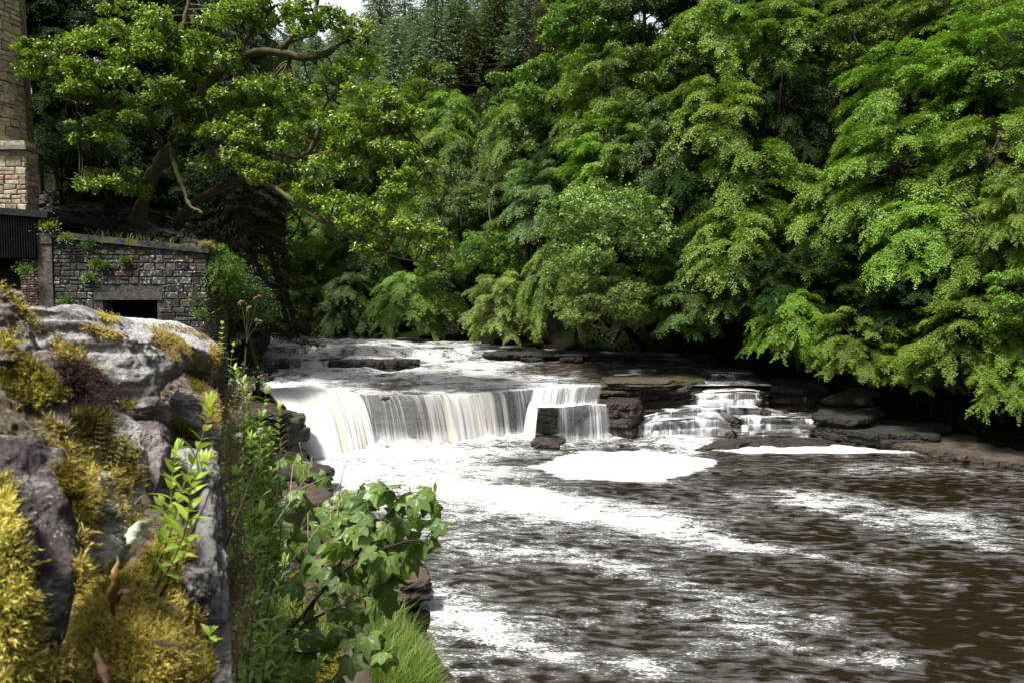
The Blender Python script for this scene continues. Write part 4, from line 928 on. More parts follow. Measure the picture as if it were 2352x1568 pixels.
for k in range(12):
    a = (2280, 560, 21.5); x1 = 2280 - rr.uniform(40, 200); y1 = 460 + rr.uniform(-60, 120)
    tw.append(([a, ((a[0] + x1) / 2, (a[1] + y1) / 2 - 25, 21.2), (x1, y1, 21)], .03, .008))
branchy('dead_branch', tw, 'bark', 'thin leafless twigs fanning out among the beeches at the right edge', 'branch')
# ---------------------------------------------------------------- masonry
def m_stone(name, lich=.6, dark=1., moss=.2, mortar=(.12, .11, .10)):
    """attribute tone 0..1: dark purple-black to buff; attribute mort: joint"""
    s = Mt(name); v = s.co(); t = s.attr('tone'); mo = s.attr('mort'); hue = s.attr('hue')
    c = s.mix(s.ramp(t, 0, 1), tuple(k * dark for k in ((.030, .026, .030) if dark < 2 else (.10, .085, .065))), tuple(k * dark for k in ((.16, .14, .125) if dark < 2 else (.24, .20, .14))))
    c = s.mix(s.m('MULTIPLY', hue, .8 if dark < 2 else .5), c, tuple(k * dark for k in (.17, .085, .055)))
    n = s.noise(v, 7, 6, .7); n2 = s.noise(v, 1.2, 4, .6)
    c = s.mix(s.ramp(n, .35, .65, 0, .65), c, tuple(k * dark for k in (.02, .019, .02)))
    lm = s.m('MULTIPLY', s.ramp(s.m('ADD', s.noise(v, 11, 6, .75), s.m('MULTIPLY', n2, .35)), .75, .81), lich)
    c = s.mix(lm, c, (.50, .50, .48))
    c = s.mix(mo, c, s.mix(s.ramp(n, .4, .6), mortar, tuple(k * .3 for k in mortar)))
    up = s.n('SeparateXYZ', {0: s.n('NewGeometry', out='Normal')}, out=2)
    c = s.mix(s.m('MULTIPLY', s.ramp(s.m('ADD', s.noise(v, 2.5, 4), s.m('MULTIPLY', up, .15)), .64, .70), moss), c, (.05, .07, .012))
    return s.end(s.bsdf(c, .9, .3, s.bump(n, .7, .03)))
M['rubble'] = m_stone('dark_rubble_masonry', .9, .8, .5)
M['sand'] = m_stone('buff_sandstone_ashlar', .25, 3.2, .05, (.30, .24, .16))
def m_plain(name, c1, c2, sc=3, rough=.8, bd=.02, spec=.3, moss=0.):
    s = Mt(name); v = s.co(); n = s.noise(v, sc, 7, .7); c = s.mix(s.ramp(n, .35, .65), c1, c2)
    if moss: c = s.mix(s.m('MULTIPLY', s.ramp(s.noise(v, 2.2, 5), .5, .6), moss), c, (.12, .12, .02))
    return s.end(s.bsdf(c, rough, spec, s.bump(n, .6, bd)))
M['concrete'] = m_plain('weathered_concrete', (.05, .042, .04), (.16, .135, .125), 9)
M['lintel'] = m_plain('stained_concrete_lintel', (.05, .047, .048), (.12, .11, .108), 6)
M['black_tin'] = m_plain('black_painted_tin', (.006, .006, .008), (.018, .018, .022), 3, .45)
M['black_wood'] = m_plain('black_stained_boards', (.008, .007, .007), (.03, .028, .027), 8, .8)
M['coping'] = m_plain('dark_coping_stone', (.02, .02, .024), (.09, .09, .10), 6, .85, moss=.9)
M['unlit_black'] = m_plain('unlit_interior', (.01, .01, .01), (.016, .015, .014), 2)  # near-black stands for the darkness inside the openings, painted on inner walls
def blocks(mb, x0, x1, z0, z1, y, holes=(), h=(.15, .27), w=(.17, .44), seed=0, dep=.12, tone=(.0, 1.), top=None, mapf=None, hue=.1, gap=.012, proud=.02):
    """courses of rubble in the plane y; holes are (x0, x1, z0, z1)"""
    rng = np.random.RandomState(seed); z = z0
    while z < z1 - .03:
        hh = min(rng.uniform(*h), z1 - z); x = x0
        if z1 - z - hh < .06: hh = z1 - z
        while x < x1 - .02:
            ww = min(rng.uniform(*w), x1 - x)
            if x1 - x - ww < .08: ww = x1 - x
            xa, xb = x, x + ww; zt = z + hh; x = xb; bad = False
            for (a, b, c, d) in holes:
                if xa < b and xb > a and z < d and zt > c:
                    if xa < a - .04: xb = a
                    elif xb > b + .04: xa = b
                    else: bad = True
            if top is not None:
                zt = min(zt, top((xa + xb) / 2));
                if zt - z < .04: bad = True
            if bad or xb - xa < .04: continue
            subs = [(z, zt)] if rng.rand() > .28 or hh < .13 else [(z, (z + zt) / 2), ((z + zt) / 2, zt)]
            for (za, zb) in subs:
                g = gap * rng.uniform(.6, 1.3); p = rng.uniform(0, proud) + .012; b = min(.022, (zb - za) * .25); tn = rng.uniform(*tone); hu = float(rng.rand() < hue)
                ja = rng.uniform(-.02, .02, 8); X0, X1, Z0, Z1 = xa + g, xb - g, za + g, zb - g
                outer = [(X0 + ja[0], Z0 + ja[1]), (X1 + ja[2], Z0 + ja[3]), (X1 + ja[4], Z1 + ja[5]), (X0 + ja[6], Z1 + ja[7])]
                V = [(a, y + .03, c) for a, c in outer] + [(a, y - p + .014, c) for a, c in outer] + [(a + (b if k in (0, 3) else -b), y - p - .006, c + (b if k < 2 else -b)) for k, (a, c) in enumerate(outer)]
                F = []
                for r in (0, 4):
                    for k in range(4): F.append((r + k, r + (k + 1) % 4, r + 4 + (k + 1) % 4, r + 4 + k))
                F.append((8, 9, 10, 11)); V = np.array(V)
                if mapf: V = mapf(V)
                mb.add(V, np.array(F), tone=tn, hue=hu, mort=0)
        z += hh

def building():
    Y = 22.; X0 = W(123, 600, Y)[0]; X1 = W(474, 600, Y)[0]
    zb = .9; zl = W(123, 546, Y)[2]; zr = W(474, 582, Y)[2]
    top = lambda x: zl + (zr - zl) * (x - X0) / (X1 - X0)
    hx0, hx1, hz1 = W(236, 690, Y)[0], W(361, 690, Y)[0], W(300, 689, Y)[2]; hz0 = hz1 - 1.45
    lz1 = W(300, 671, Y)[2]; lx0, lx1 = W(222, 0, Y)[0] + 0, W(372, 0, Y)[0]
    lx0, lx1 = W(216, 680, Y)[0], W(374, 680, Y)[0]
    e = empty('stone_building', ((X0 + X1) / 2, Y + 2, zb), label='low flat-roofed building of dark rubble stone with a black square opening', cat='building')
    mb = MB()
    blocks(mb, X0, X1, zb, max(zl, zr), Y, [(hx0, hx1, hz0, hz1), (lx0, lx1, hz1, lz1)], seed=3, top=top, tone=(.0, 1.), hue=.05)
    # core of the wall (joints) with the opening cut out
    for a, b, c, d in ((X0, hx0, zb, None), (hx1, X1, zb, None), (hx0, hx1, lz1, None), (hx0, hx1, zb, hz0)):
        V, F = box_vf(a, b, Y, Y + .55, c, 1.); t = V[:, 2] == 1.
        V[t, 2] = [d if d is not None else top(x) for x in V[t, 0]]; mb.add(V, F, tone=.3, hue=0, mort=1)
    # side wall towards the river and back wall
    mp = lambda V: np.stack([X1 + (Y - V[:, 1]), Y + V[:, 0], V[:, 2]], 1)
    blocks(mb, 0, 1.5, zb, zr, Y, seed=8, mapf=mp)
    V, F = box_vf(X1 - .5, X1, Y + .55, Y + 1.5, zb, zr - .01); mb.add(V, F, tone=.3, hue=0, mort=1)
    child('wall', mb.mesh('wall', M['rubble'], False), e)
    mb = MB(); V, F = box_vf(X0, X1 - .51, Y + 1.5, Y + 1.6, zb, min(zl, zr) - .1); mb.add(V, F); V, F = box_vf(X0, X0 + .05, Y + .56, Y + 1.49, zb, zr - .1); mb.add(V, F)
    child('inner_wall', mb.mesh('inner_wall', M['unlit_black'], False), e)
    mb = MB(); V, F = box_vf(lx0, lx1, Y - .035, Y + .5, hz1, lz1); mb.add(V, F); child('lintel', mb.mesh('lintel', M['lintel'], False), e)
    mb = MB(); rng = np.random.RandomState(2); xs = np.linspace(X0 - .05, X1 + .12, 9)
    for a, b in zip(xs[:-1], xs[1:]):
        V, F = box_vf(a + .006, b - .006, Y - .10 + rng.uniform(-.01, .01), Y + 1.6, 0, 1); t = V[:, 2] == 1
        V[:, 2] = [top(x) + (.19 if k else -.0) + .003 for x, k in zip(V[:, 0], t)]; V[:, 2] += rng.uniform(-.006, .006); mb.add(V, F)
    child('roof', mb.mesh('roof', M['coping'], False), e)
    # concrete pier, brick pier, black tin and doorway of the neighbouring shed
    px = lambda x, y: W(x, y, Y)
    e = empty('shed', (px(60, 600)[0], Y, zb), label='black tin clad shed with a brick pier and a dark doorway', cat='shed')
    mb = MB(); a, b = px(90, 600)[0], X0 - .01; zt = W(100, 538, Y)[2]
    V, F = box_vf(a, b, Y - .06, Y + .4, zb, zt); mb.add(V, F)
    V, F = box_vf(a - .02, b + .02, Y - .09, Y + .4, zt - .62, zt + .02); V[:, 2] = np.where(V[:, 2] > zt, zt + .02, zt - .3); mb.add(V, F)
    child('pier', mb.mesh('pier', M['concrete'], False), e)
    mb = MB(); x0, x1 = px(46, 600)[0], a - .005; zt = W(60, 594, Y)[2]
    blocks(mb, x0, x1, zb, zt, Y, h=(.072, .078), w=(.20, .24), seed=5, hue=1, gap=.004, proud=.006, tone=(.2, .9)); V, F = box_vf(x0, x1, Y, Y + .3, zb, zt); mb.add(V, F, tone=.4, hue=0, mort=1)
    x0, x1 = px(90, 500)[0], px(122, 500)[0]; z0, z1 = W(100, 536, Y)[2], W(100, 500, Y)[2]
    blocks(mb, x0, x1, z0, z1, Y, h=(.072, .078), w=(.20, .24), seed=6, hue=1, gap=.004, proud=.006, tone=(.2, .9)); V, F = box_vf(x0, x1, Y, Y + .3, z0, z1); mb.add(V, F, tone=.4, hue=0, mort=1)
    child('brick_pier', mb.mesh('brick_pier', M['rubble'], False), e)
    mb = MB(); xa, xb = px(-260, 550)[0], px(89, 550)[0]; z0, z1 = W(50, 593, Y)[2], W(50, 490, Y)[2]; n = 520
    xs = np.linspace(xa, xb, n); yy = Y - .16 - .022 * np.sin(xs * 2 * np.pi / .076); V = np.stack([np.stack([xs, yy, 0 * xs + z0], 1), np.stack([xs, yy, 0 * xs + z1], 1)], 1)
    mb.add(V.reshape(-1, 3), grid_faces(n, 2)); V, F = box_vf(xa, xb, Y - .13, Y - .09, z0, z1); mb.add(V, F)
    child('cladding', mb.mesh('cladding', M['black_tin'], True), e)
    mb = MB(); zt0, zt1 = W(0, 478, Y)[2], W(122, 488, Y)[2]; V, F = box_vf(xa, px(121, 490)[0], Y - .26, Y + 3, 0, 1); t = V[:, 2] == 1
    base = zt1 + (V[:, 0] - V[:, 0].max()) / (0 - 5) * (zt0 - zt1) * 3; V[:, 2] = np.where(t, base, base - .2); mb.add(V, F); child('roof', mb.mesh('roof', M['black_wood'], False), e)
    mb = MB(); x1 = px(46, 640)[0]; z1 = W(50, 594, Y)[2]
    for k in range(16):
        V, F = box_vf(x1 - .2 * k - .19, x1 - .2 * k, Y + .9, Y + .94, zb, z1); V[:, 1] += .02 * (k % 2); mb.add(V, F)
    V, F = tube_vf([[x1 - .05, Y + .8, z1 - .5], [x1 - 1.1, Y + .8, z1 - 1.6]], .05, 4); mb.add(V, F)
    child('door', mb.mesh('door', M['black_wood'], False), e)
    V, F = box_vf(xa, x1, Y + .7, Y + 2.9, z1 + .01, z1 + .03); mb = MB(); mb.add(V, F); V, F = box_vf(x1 + .01, x1 + .03, Y + .31, Y + 2.9, zb, z1); mb.add(V, F); child('inner_wall', mb.mesh('inner_wall', M['unlit_black'], False), e)
    # iron stay with sagging cable from the shed roof
    mb = MB(); V, F = tube_vf(spline([W(124, 490, Y), W(140, 506, Y + .4), W(165, 524, Y + .8)], 12), .035, 6); mb.add(V, F)
    put(o := bpy.data.objects.new('drain_pipe', mb.mesh('drain_pipe', M['black_tin'])), label='black bent pipe sloping from the shed roof to the coping', cat='pipe')
building()

def chimney():
    Y = 25.5; xr = W(65, 330, Y)[0]; R = 1.55; cx = xr - R; zb = W(50, 362, Y)[2]; ztop = W(50, -60, Y)[2]
    e = empty('chimney', (cx, Y, 2.), label='tall round sandstone chimney on a square base at the left edge', cat='chimney')
    mb = MB()
    def mp(V):
        th = V[:, 0] / R; rr = (R - (V[:, 2] - zb) * .028) - (V[:, 1] - 0.)
        return np.stack([cx + rr * np.sin(th), Y - rr * np.cos(th), V[:, 2]], 1)
    blocks(mb, -2.4, 2.4, zb, ztop, 0, h=(.22, .38), w=(.3, .5), seed=21, mapf=mp, tone=(.35, 1), hue=.06, gap=.008, proud=.012)
    th = np.linspace(0, 2 * np.pi, 48, endpoint=False); zz = np.array([2., ztop]); V = np.stack([np.stack([cx + (R - .05 - (z - zb) * .028) * np.sin(th), Y - (R - .05 - (z - zb) * .028) * np.cos(th), 0 * th + z], 1) for z in zz], 1)
    mb.add(V.reshape(-1, 3), grid_faces(48, 2, True), tone=.3, hue=0, mort=1); child('shaft', mb.mesh('shaft', M['sand'], False), e)
    xr2 = W(62, 400, Y - 1.7)[0]; yf = Y - 1.75; zt = zb - .12; z0 = 2.; mb = MB()
    blocks(mb, xr2 - 3.6, xr2, z0, zt, yf, h=(.2, .36), w=(.25, .6), seed=22, tone=(.2, 1), hue=.12, gap=.01)
    mp2 = lambda V: np.stack([xr2 + (yf - V[:, 1]), yf + V[:, 0], V[:, 2]], 1)
    blocks(mb, 0, .6, z0, zt, yf, h=(.2, .36), w=(.25, .6), seed=23, tone=(.1, .8), hue=.1, mapf=mp2)
    V, F = box_vf(xr2 - 3.6, xr2, yf, yf + .6, z0, zt); mb.add(V, F, tone=.3, hue=0, mort=1); child('base', mb.mesh('base', M['sand'], False), e)
    mb = MB(); V, F = box_vf(xr2 - 3.7, xr2 + .12, yf - .14, yf + .7, zt + .002, zt + .14); mb.add(V, F, tone=.0, hue=0, mort=0); V, F = box_vf(xr2 - 3.6, xr2 - .05, yf + .05, yf + .6, zt + .14, zt + .32); mb.add(V, F, tone=.5, hue=0, mort=0)
    child('cornice', mb.mesh('cornice', M['sand'], False), e)
chimney()

def cliff():
    # rough rock face rising behind the building, from the chimney to the oak
    nu, nv = 260, 150; u = np.linspace(0, 1, nu)[:, None]; v = np.linspace(0, 1, nv)[None]
    path = np.array([(-19, 27.2), (-16.3, 26.6), (-14, 27.0), (-12.2, 27.6), (-10.8, 29.5), (-11.5, 33)]); s = np.linspace(0, 1, len(path))
    px = np.interp(u, s, path[:, 0]); py = np.interp(u, s, path[:, 1]); zt = np.interp(u, s, [9.6, 9.4, 8.4, 7.3, 5.5, 5])
    z = 1.2 + (zt - 1.2) * v; X = px + 0 * v; Yy = py + (z - 2) * .22 + 2.2 * sst(.85, 1, v)
    P = xyz(X, Yy, z); q = P * [.55, .55, 1.1]; n = fbm(q, 5, 4); st = vnoise(P * [.2, .2, 1.5], 8); big = np.floor(vnoise(P * [.35, .35, .9], 2) * 4) / 4
    Yy = Yy - (.7 * n + .3 * np.clip(st, -.3, .5) + .9 * big + .18 * fbm(P * 2.5, 4, 14)); z = z + .25 * n; X = X + .3 * fbm(P * 1.3, 4, 15)
    obj('cliff', mesh('cliff', xyz(X, Yy, z), grid_faces(nu, nv), M['cliff'], smooth=False), kind='structure')
cliff()
def edge_pts(x0, x1, y0, y1, dz=.4):
    def f(rng, n):
        x = rng.uniform(x0, x1, n * 2); y = rng.uniform(y0, y1, n * 2); k = (~inside(x, y)) & (vnoise(xyz(x * .8, y * .8, x * 0), 6) > -.2); x, y = x[k], y[k]
        return xyz(x, y, height(x, y) + rng.rand(len(x)) ** 1.5 * dz), np.tile([0, -.3, 1.], (len(x), 1))
    return f
cover('undergrowth', 'low leafy plants on the ground between building and oak', edge_pts(-18, -7, 21.5, 34, .9), 60000, .14, 'deep', 31)
cover('undergrowth', 'dark plants carpeting the wooded slope behind the oak', edge_pts(-60, -12, 30, 75, 1.2), 150000, .24, 'deep', 32)
def left_pts(rng, n):
    x = rng.uniform(-14, 0, n * 3); y = rng.uniform(2.5, 22, n * 3); k = (~inside(x, y)) & (dist_poly(x, y, LB) > 2.2) & (dist_poly(x, y, LB) < dist_poly(x, y, RB)); x, y = x[k], y[k]
    return xyz(x, y, height(x, y) + rng.rand(len(x)) ** 1.5 * .5), np.tile([0, -.3, 1.], (len(x), 1)) + rng.normal(0, .6, (len(x), 3))
cover('undergrowth', 'weeds and low leaves covering the left bank below the wall', left_pts, 50000, .09, 'deep', 33)
# plants growing on the building
def sprig(name, px, py, Y, r, lm, label, n=300, L=.075, seed=0, up=.5):
    rng = np.random.RandomState(seed); c = W(px, py, Y); k = rng.normal(size=(n, 3)) * [r, r * .35, r * .6]; D = nrm(k + [0, -.1 * r, up * r]); P = c + k * rng.rand(n, 1)
    V, F = leaf_vf(P, D, nrm(rng.normal(size=(n, 3)) + [0, -1, .8]), L * rng.uniform(.6, 1.4, n), L * rng.uniform(.25, .45, n)); mb = MB(); mb.add(V, F, tone=np.repeat(np.clip(rng.normal(.55, .22, n), 0, 1), 4))
    o = bpy.data.objects.new(name, mb.mesh(name, LEAFM[lm], False)); put(o, label=label, cat='plant'); return o
for k, a in enumerate([(220, 603, 21.9, .16, 'mid', 'small fern tuft high on the stone wall, left of the middle'), (242, 612, 21.9, .10, 'mid', 'smaller fern tuft right of the high one on the stone wall'), (205, 636, 21.9, .13, 'mid', 'fern tuft left of the opening, middle of the stone wall'), (148, 692, 21.9, .20, 'blue', 'leafy weed growing low beside the concrete pier'),
                       (54, 620, 21.7, .18, 'mid', 'weed hanging at the shed doorway over the brick pier'), (205, 560, 21.85, .18, 'deep', 'dark fern under the coping at the left'), (285, 598, 21.9, .11, 'mid', 'tiny fern tuft under the middle of the coping'),
                       (450, 688, 21.8, .22, 'blue', 'bluish green weed right of the opening'), (462, 720, 21.8, .2, 'mid', 'green weed below the bluish one near the corner'), (110, 520, 21.8, .22, 'oak', 'brownish fern on top of the concrete pier'), (150, 548, 21.8, .14, 'lime', 'yellow moss and weeds where coping meets the shed')]):
    sprig('wall_plant', *a, seed=k)
def grass(name, label, pts, h, w, mat, seed, lean=(0, 0), n=None, kind='stuff', bend=.5):
    rng = np.random.RandomState(seed); P = np.asarray(pts, float); m = len(P); H = h * rng.uniform(.5, 1.15, m); a = rng.uniform(0, 6.283, m); d = np.stack([np.cos(a), np.sin(a), 0 * a], 1) * rng.uniform(.1, bend, (m, 1)) + [lean[0], lean[1], 0]
    s = nrm(np.cross(d, [0, 0, 1.]) + rng.normal(0, .2, (m, 3))); V = []
    for t in (0, .35, .7, 1.0):
        c = P + [0, 0, 1.] * (H * (t - .25 * t * t))[:, None] + d * (H * t * t)[:, None]; ww = w * (1 - t) ** .7 * .5 + .0004
        V += [c + s * ww, c - s * ww]
    V = np.stack(V, 1); F = np.array([(0, 1, 3, 2), (2, 3, 5, 4), (4, 5, 7, 6)]); F = (np.arange(m)[:, None, None] * 8 + F[None]).reshape(-1, 4)
    tn = np.clip(rng.normal(.5, .2, m)[:, None] + np.array([-.2, -.2, 0, 0, .1, .1, .2, .2]), 0, 1)
    mb = MB(); mb.add(V.reshape(-1, 3), F, tone=tn.reshape(-1)); o = bpy.data.objects.new(name, mb.mesh(name, mat, False)); return put(o, label=label, cat='grass', kind=kind)
M['grass'] = m_leaf('grass_blades', (.04, .09, .012), (.24, .34, .07), trans=.35)
M['dry_grass'] = m_leaf('straw_grass', (.20, .17, .08), (.50, .42, .25), trans=.3)
def roof_pts(n, seed, x0=190, x1=478, g=.7):
    rng = np.random.RandomState(seed); out = []
    for k in range(n):
        x = rng.uniform(x0, x1); Y = 22.3 + rng.rand() * 1.2; z = W(x, 0, 22)[0]; zt = np.interp(x, [123, 474], [W(123, 532, 22)[2], W(474, 570, 22)[2]])
        out.append((W(x, 560, 22)[0], Y, zt - .02))
    return out
grass('grass', 'wild grass growing along the coping of the stone building', roof_pts(150, 3), .34, .014, M['grass'], 4)
grass('grass', 'straw-coloured dry grass tuft at the right end of the coping', [W(470 + 10 * math.cos(k), 572 + 5 * math.sin(k * 1.7), 21.95) for k in range(500)], .28, .012, M['dry_grass'], 5, lean=(.35, -.1), bend=.9)
# ---------------------------------------------------------------- the near wall
def m_wallstone(name, c1, c2, white=.5, seed=0., sc=1.):
    s = Mt(name); v = s.map(s.co(), loc=(seed, seed * .7, 0)); up = s.n('SeparateXYZ', {0: s.n('NewGeometry', out='Normal')}, out=2)
    big = s.noise(v, 9 * sc, 5, .6, .5); mid = s.noise(s.map(v, (1, 1, 1.8)), 30 * sc, 7, .72, .4); fine = s.noise(v, 180 * sc, 5, .75)
    c = s.mix(s.ramp(big, .38, .62), c1, c2); c = s.mix(s.ramp(mid, .40, .68, 0, .75), c, tuple(k * .45 for k in c1)); c = s.mix(s.ramp(fine, .3, .7, 0, .45), c, tuple(min(1, k * 1.8) for k in c2))
    lw = s.ramp(s.m('ADD', s.m('ADD', s.m('MULTIPLY', big, .6), s.m('MULTIPLY', mid, .4)), s.m('MULTIPLY', up, .14)), .62 - white * .12, .68 - white * .12)  # upward faces whiter: lichen plus overexposed top light put into the colour
    c = s.mix(s.m('MULTIPLY', lw, min(1, white * 1.2)), c, s.mix(s.ramp(fine, .3, .6), (.42, .42, .42), (.66, .66, .64)))
    sp = s.n('TexVoronoi', {'Vector': v, 'Scale': 140 * sc, 'Randomness': 1.}, out='Distance'); sm = s.m('MULTIPLY', s.ramp(sp, .28, .18), s.ramp(s.noise(v, 22 * sc, 4, .7), .54, .62))
    c = s.mix(sm, c, (.55, .57, .54))
    cr = s.n('TexVoronoi', {'Vector': s.n('VectorMath', {0: v, 1: s.n('TexNoise', {'Vector': v, 'Scale': 12.}, out='Color')}, operation='ADD'), 'Scale': 9 * sc}, out='Distance', feature='DISTANCE_TO_EDGE')
    c = s.mix(s.ramp(cr, .012, .0, 0, .6), c, (.02, .018, .016))
    h = s.m('ADD', s.m('MULTIPLY', mid, .7), s.m('MULTIPLY', fine, .25))
    return s.end(s.bsdf(c, .88, .3, s.bump(s.m('ADD', h, s.ramp(cr, 0, .02, 0, .3)), 1., .024)))
WM = {'brown': m_wallstone('purple_brown_stone', (.11, .085, .088), (.23, .185, .18), .25, 1.3), 'grey': m_wallstone('lichened_grey_stone', (.14, .125, .13), (.33, .30, .30), .56, 2.1),
      'white': m_wallstone('white_lichened_stone', (.16, .15, .15), (.34, .32, .32), 1.0, 4.4), 'dark': m_wallstone('dark_boulder_stone', (.065, .057, .06), (.17, .145, .148), .30, 5.2),
      'slate': m_wallstone('slaty_stone', (.06, .053, .056), (.17, .15, .15), .35, 6.6, 1.6), 'crust': m_wallstone('pale_lichen_crust', (.20, .19, .11), (.46, .46, .33), .75, 7.7, 1.8), 'mortar': m_wallstone('old_mortar_and_soil', (.07, .05, .03), (.20, .15, .09), .25, 8.8, 2.2)}
WS = 1.2
WALL = empty('stone_wall', (-1.2, 1.6, 2.2), label='old rough stone wall with mossy broken top in the near left foreground', cat='wall')
WV, WF, WN = [], [], [0]
def pillow(outl, bulge, mat, seed, label=None, rough=.03, strat=.0, nr=56, na=220, back=1.2, sq=3., facets=7, rub=.0025):
    """a rounded stone whose outline points are (px, py, distance); bulge towards the camera in metres"""
    O = np.array([W(x, y, d * WS) for x, y, d in outl]); c = O.mean(0); k = len(O); Q = np.vstack([O, O[:1]])
    s_ = np.concatenate([[0], np.cumsum(np.linalg.norm(np.diff(Q, axis=0), axis=1))]); t = np.linspace(0, s_[-1], na, endpoint=False)
    R = np.stack([np.interp(t, s_, Q[:, j]) for j in range(3)], -1)
    for _ in range(2): R = R * .5 + (np.roll(R, 1, 0) + np.roll(R, -1, 0)) * .25
    u, sv, vt = np.linalg.svd(O - c); n = vt[2]
    view = nrm(np.array([0, 0, CAMZ]) - c)
    if n @ view < 0: n = -n
    n = nrm(n + view * .8)
    size = np.linalg.norm(R - c, axis=1).mean(); V = []
    fr = np.linspace(0, 1, nr)
    for f in fr: V.append(c + (R - c) * f + n * (bulge * (1 - f ** sq) ** (1 / 2.)))
    for f in np.linspace(1, 0, 14)[1:]: V.append(c + (R - c) * f - n * (bulge * back * (1 - f ** 4) ** .5))
    V = np.stack(V, 1)                              # (na, rings, 3)
    sh = V.shape; P = V.reshape(-1, 3); rng = np.random.RandomState(seed)
    for q in range(facets):                        # split faces
        d = nrm(n * rng.uniform(.2, 1.2) + nrm(rng.normal(size=3)) * .9 + np.array([0, 0, .3])); h = (P - c) @ d; m = np.quantile(h, rng.uniform(.80, .95)); ex = h - m; P = P - np.where(ex > 0, ex, 0)[:, None] * d * .85
    cs = 1 / size
    dn = fbm(P * cs * 1.1 + seed, 5, seed, g=.5); rid = 1 - np.abs(fbm(P * cs * 2.3 + 5 + seed, 4, seed + 9)) * 2.4; st = vnoise(P * [6, 6, 42] + dn[:, None] * 1.5, seed + 4)
    P = P + (n[None] * .8 + nrm(P - c) * .6) * (rough * (dn * 1.1 + .10 * rid) + strat * np.where(st > 0, st ** .5, -(-st) ** .5) * .5)[:, None]
    P = P + n[None] * (.003 * fbm(P * 90, 4, seed + 2) + rub * fbm(P * 28 + 3, 5, seed + 6, g=.65))[:, None]
    F = grid_faces(na, sh[1], True); me = mesh('stone', P, F, WM[mat])
    o = child('stone', me, WALL)
    if label: o['label'] = label
    WV.append(P); WF.append(F + WN[0]); WN[0] += len(P)
    return o
pillow([(-160, 690, 1.6), (43, 700, 1.7), (160, 725, 2.0), (300, 765, 2.5), (420, 800, 2.9), (488, 840, 3.0), (505, 1000, 2.1), (512, 1300, 1.5), (525, 1700, 1.2), (200, 1750, 1.0), (-160, 1700, .95), (-200, 1100, 1.2)], .02, 'mortar', 1, 'crumbling mortar and soil between the stones', rough=.05, nr=110, na=420, back=1.0, facets=0, rub=.016)
pillow([(214, 734, 2.4), (254, 736, 2.6), (300, 746, 2.8), (345, 752, 3.0), (390, 745, 3.2), (430, 755, 3.4), (466, 764, 3.5), (496, 782, 3.3), (500, 800, 3.0), (494, 835, 2.7), (480, 880, 2.4), (452, 865, 2.2), (425, 850, 2.1), (395, 800, 2.1), (320, 760, 2.1), (240, 735, 2.1)], .07, 'white', 2, 'moss-banded far capstone at the end of the wall', rough=.045)
pillow([(43, 690, 1.45), (66, 703, 1.5), (102, 708, 1.55), (140, 717, 1.7), (178, 724, 1.8), (214, 729, 1.9), (254, 736, 2.05), (300, 752, 2.1), (345, 762, 2.1), (385, 790, 2.0), (416, 806, 1.95), (417, 832, 1.85), (408, 864, 1.75), (388, 860, 1.7), (381, 893, 1.65), (368, 936, 1.55), (338, 932, 1.5), (318, 900, 1.45), (280, 872, 1.4), (231, 858, 1.35), (198, 815, 1.35), (139, 778, 1.3), (112, 775, 1.3), (66, 765, 1.3)], .07, 'grey', 3, 'long pale grey capstone with a fractured face', rough=.06, strat=.012, nr=90, na=340, facets=5)
pillow([(-120, 620, 1.25), (0, 664, 1.3), (20, 674, 1.3), (34, 695, 1.3), (48, 718, 1.27), (68, 765, 1.22), (92, 815, 1.18), (60, 832, 1.15), (0, 820, 1.1), (-120, 820, 1.1)], .06, 'brown', 4, 'purple-brown stone at the top left', rough=.03)
pillow([(66, 762, 1.25), (90, 766, 1.3), (115, 773, 1.3), (128, 838, 1.25), (139, 881, 1.2), (158, 925, 1.15), (176, 985, 1.1), (160, 1010, 1.08), (135, 965, 1.08), (95, 900, 1.1), (75, 820, 1.15)], .04, 'brown', 5, 'narrow brown stone below the white lichen patch', rough=.018)
pillow([(-120, 890, .9), (0, 912, .95), (33, 916, .97), (73, 933, .98), (109, 962, .98), (138, 1002, .97), (152, 1055, .95), (163, 1130, .92), (171, 1204, .90), (174, 1290, .87), (172, 1345, .85), (160, 1409, .84), (147, 1460, .83), (124, 1502, .82), (98, 1520, .82), (70, 1440, .82), (45, 1340, .83), (20, 1260, .84), (-120, 1240, .85)], .05, 'dark', 6, 'large dark boulder with white lichen specks', rough=.02, nr=80, na=300, facets=4)
pillow([(303, 942, 1.5), (330, 936, 1.52), (356, 936, 1.52), (380, 946, 1.5), (393, 965, 1.48), (394, 1013, 1.42), (385, 1060, 1.38), (374, 1100, 1.34), (345, 1152, 1.3), (330, 1130, 1.3), (330, 1060, 1.35), (318, 1000, 1.42)], .045, 'brown', 7, 'rounded knob of dark stone projecting from the wall', rough=.018, facets=3)
pillow([(392, 907, 1.9), (405, 898, 1.95), (418, 902, 1.95), (455, 930, 1.95), (463, 963, 1.9), (458, 988, 1.85), (429, 950, 1.8), (405, 932, 1.8)], .03, 'grey', 8, 'small tilted grey stone beyond the dark knob', rough=.02)
pillow([(140, 1000, 1.25), (180, 985, 1.3), (240, 900, 1.45), (300, 925, 1.5), (320, 990, 1.45), (330, 1080, 1.35), (320, 1180, 1.2), (240, 1160, 1.15), (170, 1130, 1.1)], .02, 'crust', 9, 'lichen-crusted rubble between the stones', rough=.045, facets=0, rub=.012)
pillow([(185, 1110, 1.08), (240, 1085, 1.15), (290, 1130, 1.15), (312, 1200, 1.1), (295, 1290, 1.02), (255, 1320, .98), (180, 1290, .98), (172, 1190, 1.0)], .03, 'crust', 10, 'pale green lichen crust on mortar', rough=.03, facets=0, rub=.010)
